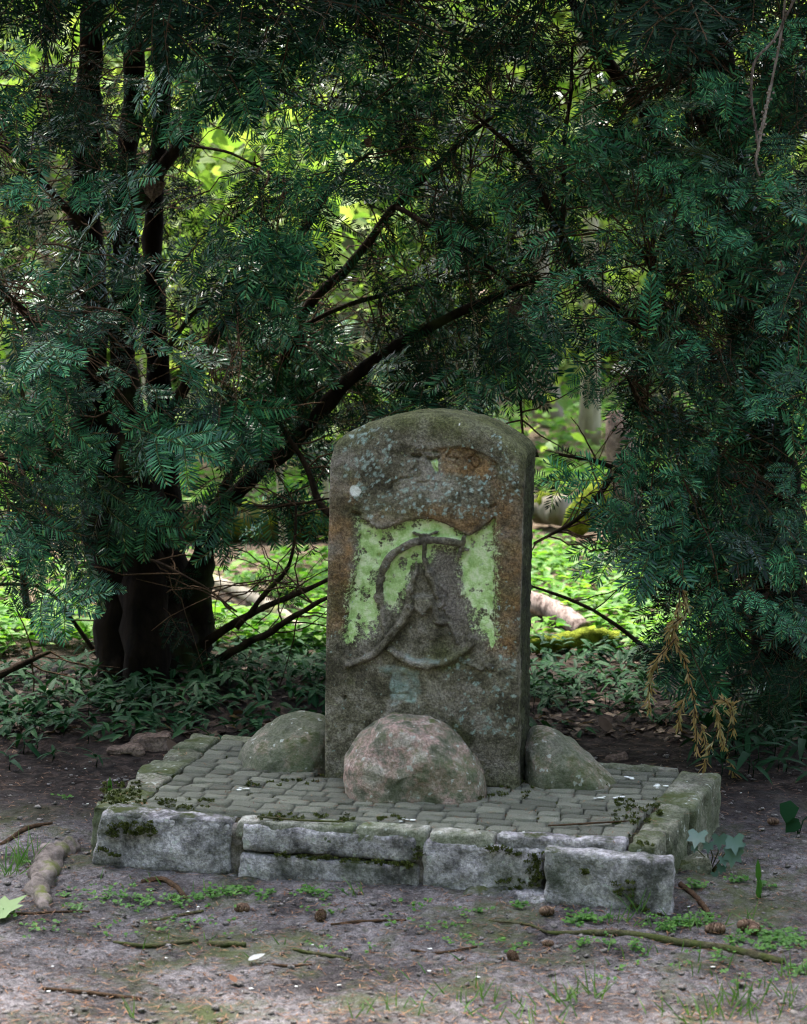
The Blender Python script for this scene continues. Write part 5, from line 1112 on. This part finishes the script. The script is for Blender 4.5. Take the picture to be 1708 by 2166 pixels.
GL = [(45, 1830, 22, 26, .07), (15, 1855, 18, 16, .06), (1350, 1930, 8, 12, .07), (1300, 1950, 20, 8, .05), (1010, 2130, 80, 26, .045), (1200, 2120, 30, 14, .06), (1260, 2110, 16, 12, .06), (1140, 2165, 60, 20, .04), (1500, 2140, 60, 26, .05), (1620, 2110, 50, 22, .05), (1690, 2060, 26, 18, .05), (1580, 2130, 50, 20, .05), (830, 2150, 60, 12, .04), (740, 1900, 16, 8, .045), (660, 1895, 10, 6, .04), (1460, 1960, 30, 8, .05), (1330, 2020, 40, 8, .04), (380, 1985, 40, 5, .035), (600, 2010, 80, 6, .035), (290, 2150, 10, 3, .05), (900, 2070, 80, 6, .03), (1370, 1960, 20, 6, .04), (430, 1890, 30, 8, .04), (1560, 1950, 30, 8, .05), (1450, 2050, 60, 8, .04), (300, 1880, 60, 8, .03)]
for x, y, rx, n, hh in GL:
    for _ in range(n):
        p = gnd(x+rg.normal()*rx, min(2190, y+rg.normal()*rx*.25)); p[2] = gz1(p)-.002; Bs.append(p); Ds.append([rg.normal()*.55, rg.normal()*.4, 1.]); Ls.append(hh*rg.uniform(.5, 1.2))
Bs, Ds, Ls = map(np.array, (Bs, Ds, Ls)); Nn = rg.normal(size=Ds.shape)*.3+[0, -1., .5]
tag(MB().add(*blades(Bs, Ds, Nn, Ls, .0028+0*Ls, .35, .2, (.2, .6))).build('grass', M['grass'], None, False), 'sparse grass blades on the trodden path', 'grass', kind='stuff')
# needles, crumbs and clods on the path and the plinth
rg = np.random.default_rng(15); n = 9500
q = np.stack([rg.uniform(-40, 1748, n), 1560+rg.random(n)**.9*640], -1); Bp = np.array([gnd(*k) for k in q]); Bp[:, 2] = gz(Bp[:, 0], Bp[:, 1])+.004
onp = inpoly(Bp[:, :2], np.array([qA, qB, qC, qD])[:, :2]); Bp[onp, 2] = ZT+.004
a = rg.uniform(0, 6.28, n); D = np.stack([np.cos(a), np.sin(a)*.9, rg.normal(size=n)*.06], -1)
keep = (~onp) | (rg.random(n) < .3); V, F = diamonds(Bp[keep], D[keep], np.tile([0, 0, 1.], (keep.sum(), 1)), rg.uniform(.008, .032, keep.sum()), rg.uniform(.0013, .0028, keep.sum()))
tag(MB().add(V, F).build('needle_litter', M['needle_litter'], None, False), 'dry brown conifer needles strewn over path and cobbles', 'needles', kind='stuff')
n = 3200; q = np.stack([rg.uniform(-40, 1748, n), 1600+rg.random(n)*600], -1); mb = MB(); cub, cf = box_grid(2, 2, 2); cub = cub/np.linalg.norm(cub, axis=1)[:, None].clip(.3)
for k in range(n):
    p = gnd(*q[k])
    if inpoly(p[None, :2], np.array([Q(-.05, -.12), Q(1.05, -.12), Q(1.05, 1.05), Q(-.05, 1.05)])[:, :2])[0]: continue
    p[2] = gz1(p)+.002; r_ = .0016+.0055*rg.random()**5; mb.add(p+cub*r_*(1+.35*rg.normal(size=(len(cub), 1)))*np.array([1.2, 1, .7]), cf)
tag(mb.build('clods', M['clod'], None, True), 'loose crumbs and small clods of sandy soil', 'soil', kind='stuff')
n = 40; mb = MB()
for k in range(n):
    p = gnd(rg.uniform(0, 1708), rg.uniform(1580, 2160)); p[2] = gz1(p)+.004
    if inpoly(p[None, :2], np.array([qA, qB, qC, qD])[:, :2])[0]: p[2] = ZT+.003
    r_ = rg.uniform(.0012, .0035); mb.add(p+cub*r_*np.array([1.4, 1, .35])*(1+.3*rg.normal(size=(len(cub), 1))), cf)
for x, y in [(1270, 1688), (1392, 1662), (1335, 1645), (1310, 1685), (865, 1735), (1290, 1640), (520, 1668)]:
    p = gnd(x, y, ZT+.003)
    for _ in range(5): mb.add(p+rg.normal(size=3)*[.008, .006, 0]+cub*rg.uniform(.002, .006)*np.array([1.4, 1, .3]), cf)
tag(mb.build('bird_droppings', M['dropping'], None, True), 'white specks of bird droppings on cobbles and soil', 'droppings', kind='stuff')

# ------------------------------------------------------------------ cones, sticks, leaves, roots
def cone_mesh(L, W, seed, n=64):
    rg = np.random.default_rng(seed); mb = MB(); t = np.linspace(0, 1, 12); prof = np.sin(np.pi*np.clip(t*.86+.12, 0, 1))**.7
    V, F = tube(np.stack([t*L, 0*t, 0*t], 1), W*.36*prof, 10); mb.add(V, F)
    for k in range(n):
        f = (k+.5)/n; ph = k*2.39996; r_ = W*.5*math.sin(math.pi*min(1, f*.86+.12))**.7
        rad = np.array([0, math.cos(ph), math.sin(ph)]); tg = np.array([0, -math.sin(ph), math.cos(ph)]); ax = np.array([1., 0, 0])
        b = ax*f*L*.92+rad*r_*.45; d = ax*.65+rad*.75; d /= np.linalg.norm(d); l_ = L*.20*rg.uniform(.85, 1.15); w = W*.17
        nn = np.cross(d, tg); P = [b-tg*w*.5, b+tg*w*.5, b+d*l_*.7+tg*w, b+d*l_+ax*.06*l_, b+d*l_*.7-tg*w]
        P += [p-nn*L*.016 for p in P]; i0 = np.arange(10)
        mb.add(np.array(P), [np.array([[0, 1, 2, 4], [9, 7, 6, 5], [1, 6, 7, 2], [4, 9, 5, 0]]), np.array([[2, 3, 4], [9, 8, 7], [2, 7, 8], [2, 8, 3], [3, 8, 9], [3, 9, 4]])])
    return mb.mesh('conifer_cone', M['cone'])
cm = [cone_mesh(.042, .034, k) for k in range(3)]
def cone(x, y, s, rz, label, tilt=.15, ry=0, grp='cones on the path'):
    p = gnd(x, y); o = link('conifer_cone', cm[rnd.randrange(3)]); o.location = (p[0], p[1], gz1(p)+.013*s); o.scale = (s,)*3; o.rotation_euler = (rnd.uniform(0, 6), tilt, rz); tag(o, label, 'cone', grp)
cone(527, 1926, .80, 2.6, 'pale brown cone lying among weeds at the foot of the plinth')
cone(682, 1934, .85, -1.7, 'dark open cone facing outward beside the pale cone at the plinth foot')
cone(1143, 1940, .80, .6, 'blackish rotten cone lying close under the mossy joint of the blocks')
cone(1148, 1992, .55, .2, 'small cone with a pale broken end touching the thin end of the mossy stick')
cone(1078, 2022, .75, -1.2, 'open brown cone lying alone on the path next to the small cone')
for x, y, rz in [(1535, 1972, 2.9), (1562, 1966, .4), (1592, 1975, 1.2)]:
    cone(x, y, .95, rz, 'brown cone in the cluster of three among weeds behind the mossy stick', grp='cluster of three cones')
cone(1625, 1745, .7, .4, 'brown cone on the soil below the round-leaved plant')
for x, y, Yd, s, label in [(775, 285, 6.0, .8, 'brown cone caught in the yew sprays on a thin drooping twig'), (1648, 552, 5.3, .85, 'pale brown cone hanging in the dense yew')]:
    o = link('conifer_cone', cm[1]); o.location = at(x, y, Yd); o.scale = (s,)*3; o.rotation_euler = (0, R(75), .4); tag(o, label, 'cone')
def stick(name, pts, mat, label, cat='stick', k=8, rough=.35, zoff=.6, n=40, grp=None, plane=0.0):
    P = np.array([[*gnd(x, y, plane), r] for x, y, r in pts]); P = catmull(P, n); P[:, 2] = (gz(P[:, 0], P[:, 1]) if plane == 0 else plane)+P[:, 3]*zoff
    P[:, 2] = np.convolve(np.pad(P[:, 2], 3, 'edge'), np.ones(7)/7, 'valid'); loc = np.array([*P[n//2, :2], 0])
    V, F = tube(local(P[:, :3], loc), P[:, 3], k, rough, len(pts)); mb = MB().add(V, F)
    o = mb.build(name, M[mat]); o.location = loc; return tag(o, label, cat, grp)
M['mossy_stick'] = mat_bark('mossy_stick_bark', (.05, .045, .025), (.13, .12, .07), 60, .35, (1, 1, 1), (.075, .088, .03))
stick('mossy_stick', [(1035, 1950, .0022), (1120, 1958, .003), (1165, 1972, .0038), (1260, 1978, .0065), (1350, 1983, .0075), (1450, 1998, .0085), (1550, 2012, .0085), (1660, 2035, .008)], 'mossy_stick', 'long mossy green stick lying across the path before the displaced block')
M['root'] = mat_bark('root_bark', (.09, .075, .065), (.24, .20, .185), 30, .12, (1, 1, 1))
stick('root', [(165, 1795, .014), (140, 1800, .024), (112, 1818, .031), (96, 1850, .028), (84, 1885, .024), (98, 1922, .010)], 'root', 'thick grey tree root surfacing from the soil beside the plinth', 'root', 20, .75, .05)
stick('root', [(300, 1868, .005), (340, 1862, .006), (372, 1876, .006), (398, 1898, .004)], 'twig', 'thin brown root arching out of the weeds below the cracked block', 'root')
stick('root', [(1440, 1882, .006), (1470, 1900, .006), (1492, 1925, .006), (1500, 1942, .004)], 'twig', 'brown root running from the broken plinth corner into the path', 'root', 8, .4)
for pts, lb_ in [([(305, 1940, .003), (360, 1938, .004), (430, 1925, .003)], 'short mossy twig between the weeds and the pale cone'),
                 ([(240, 1985, .003), (320, 1992, .0045), (420, 1985, .004)], 'mossy twig lying on the path before the weeds'),
                 ([(440, 1992, .005), (480, 1996, .007), (520, 2000, .005)], 'short thick mossy twig stub on the open path'),
                 ([(620, 2010, .003), (680, 2022, .004), (740, 2028, .003)], 'crumbling mossy twig on the open path'),
                 ([(870, 2008, .0025), (930, 2014, .003), (1010, 2000, .002)], 'thin curved twig beside the open brown cone'),
                 ([(700, 1955, .002), (760, 1950, .0035), (860, 1945, .002)], 'thin reddish twig lying near the dark open cone'),
                 ([(90, 2090, .003), (200, 2098, .004), (300, 2105, .003)], 'dark twig lying on the bare path by moss tufts'),
                 ([(0, 1925, .002), (60, 1930, .003), (190, 1925, .002)], 'thin dark twig by the pale green leaf'),
                 ([(0, 1790, .004), (50, 1760, .006), (110, 1745, .004)], 'dark twig lying on the brown humus beside the root'),
                 ([(560, 2043, .003), (600, 2046, .003), (660, 2042, .002)], 'short straight twig beside the grey leaf')]:
    stick('twig', pts, 'mossy_stick' if 'mossy' in lb_ else 'twig', lb_, 'twig', 6, .4, .7, 24)
stick('twig', [(545, 1729, .0022), (640, 1737, .0025), (730, 1740, .002)], 'mossy_stick', 'thin knobbly twig lying in the cobble joint above the upper front block', 'twig', 6, .5, .7, 24, None, ZT+.003)
stick('twig', [(1160, 1748, .0018), (1240, 1744, .0025), (1330, 1738, .0015)], 'twig', 'thin reddish twig lying on the cobbles near the mossy kerb', 'twig', 6, .4, .7, 24, None, ZT+.004)
# rubble by the left kerb
for x, y, sx, sy, sz, seed, lb_ in [(325, 1580, .075, .05, .05, 3, 'angular brown stone chunk on the humus behind the kerb'), (262, 1590, .06, .03, .022, 4, 'flat dark piece of rotten wood next to the angular chunk'), (1305, 1608, .035, .02, .018, 5, 'small reddish stone lying in the litter behind the plinth'), (1460, 1845, .05, .035, .04, 6, 'broken grey stone fragment below the plinth corner by the ivy')]:
    p = gnd(x, y); C8 = [p+np.array(q)*[sx, sy, sz] for q in [(-1, -1, -.4), (1, -1, -.4), (.9, 1, -.4), (-1, 1, -.4), (-.7, -.8, .6), (.8, -.7, 1.), (.7, .8, 1.), (-.8, .8, .5)]]
    V, F = rough_block(C8, .008, .012, .014, seed, 14); o = MB().add(local(V, p), F).build('stone_fragment', M['rubble' if seed != 6 else 'kerb'], None, False); o.location = p; tag(o, lb_, 'stone')
# fallen leaves
def flat_leaf(x, y, pts, s, mat, label, rz, rx=.2):
    p = gnd(x, y); V = np.concatenate([np.c_[pts, .12*np.abs(np.array(pts)[:, 0])], [[0, .35, 0]]]); n = len(pts); F = np.array([[i, (i+1) % n, n] for i in range(n)])
    o = MB().add(V*s, F).build('fallen_leaf', mat); o.location = (p[0], p[1], gz1(p)+.01); o.rotation_euler = (rx, 0, rz); tag(o, label, 'leaf')
oval = [(0, 0), (-.25, .15), (-.36, .45), (-.22, .8), (0, 1.05), (.22, .8), (.36, .45), (.25, .15)]
flat_leaf(-8, 1938, lob, .075, M['leaf_pale'], 'pale green lobed leaf lying on the path beside the root', -.9, .35)
flat_leaf(525, 2040, oval, .035, M['litter_grey'], 'small pale grey dry leaf lying on the open path', -1.2, .25)
flat_leaf(500, 2085, oval, .022, M['needle_litter'], 'tiny reddish-brown dry leaf on the bare path', .8, .5)
flat_leaf(380, 1600, oval, .06, M['litter'], 'curled tan dead leaf between the kerb and the chunk', .8, .6)
flat_leaf(1290, 1560, oval, .06, M['litter'], 'tan dead leaf in the dark litter behind the wedge boulder', .5, .6)
# bare larch twig, a torn bark piece and a dead leaf caught in the yews
tp = [[(1665, -40), (1655, 60), (1640, 140), (1618, 250), (1605, 310), (1600, 345), (1608, 372)], [(1690, -20), (1640, 80), (1598, 130), (1590, 200), (1598, 260), (1606, 320)], [(1630, 180), (1620, 240), (1606, 285)]]
base_ = at(1630, 180, 5.2); e = empty('hanging_twig', base_, 'bare knobbly pale twig hanging in front of the dense yew', 'twig')
for pts in tp:
    Pc = catmull(np.array([at(x, y, 5.2) for x, y in pts]), 40); V, F = tube(local(Pc, base_), .0032, 7, .6, 3); mb = MB().add(V, F)
    for k in range(2, 40, 2):
        mb.add(local(Pc[k]+RNG.normal(size=3)*.0035, base_)+cub*.0036, cf)
    mb.build('shoot', M['bark_birch'], e)
for x, y, Yd, s, lb_ in [(325, 400, 6.2, .06, 'torn brown piece of bark caught on the yew stem fork'), (1095, 668, 6.1, .05, 'shrivelled brown dead leaf hanging above the marker')]:
    p = at(x, y, Yd); o = MB().add(*blades(np.array([[0, 0, .03], [0, 0, .03]]), np.array([[.3, -.2, -1.], [-.2, -.3, -1.]]), np.array([[.9, -.6, .2], [-.3, -1., .3]]), s, s*.8, .6, 1.1)).build('caught_scrap', M['rubble']); o.location = p; tag(o, lb_, 'leaf')
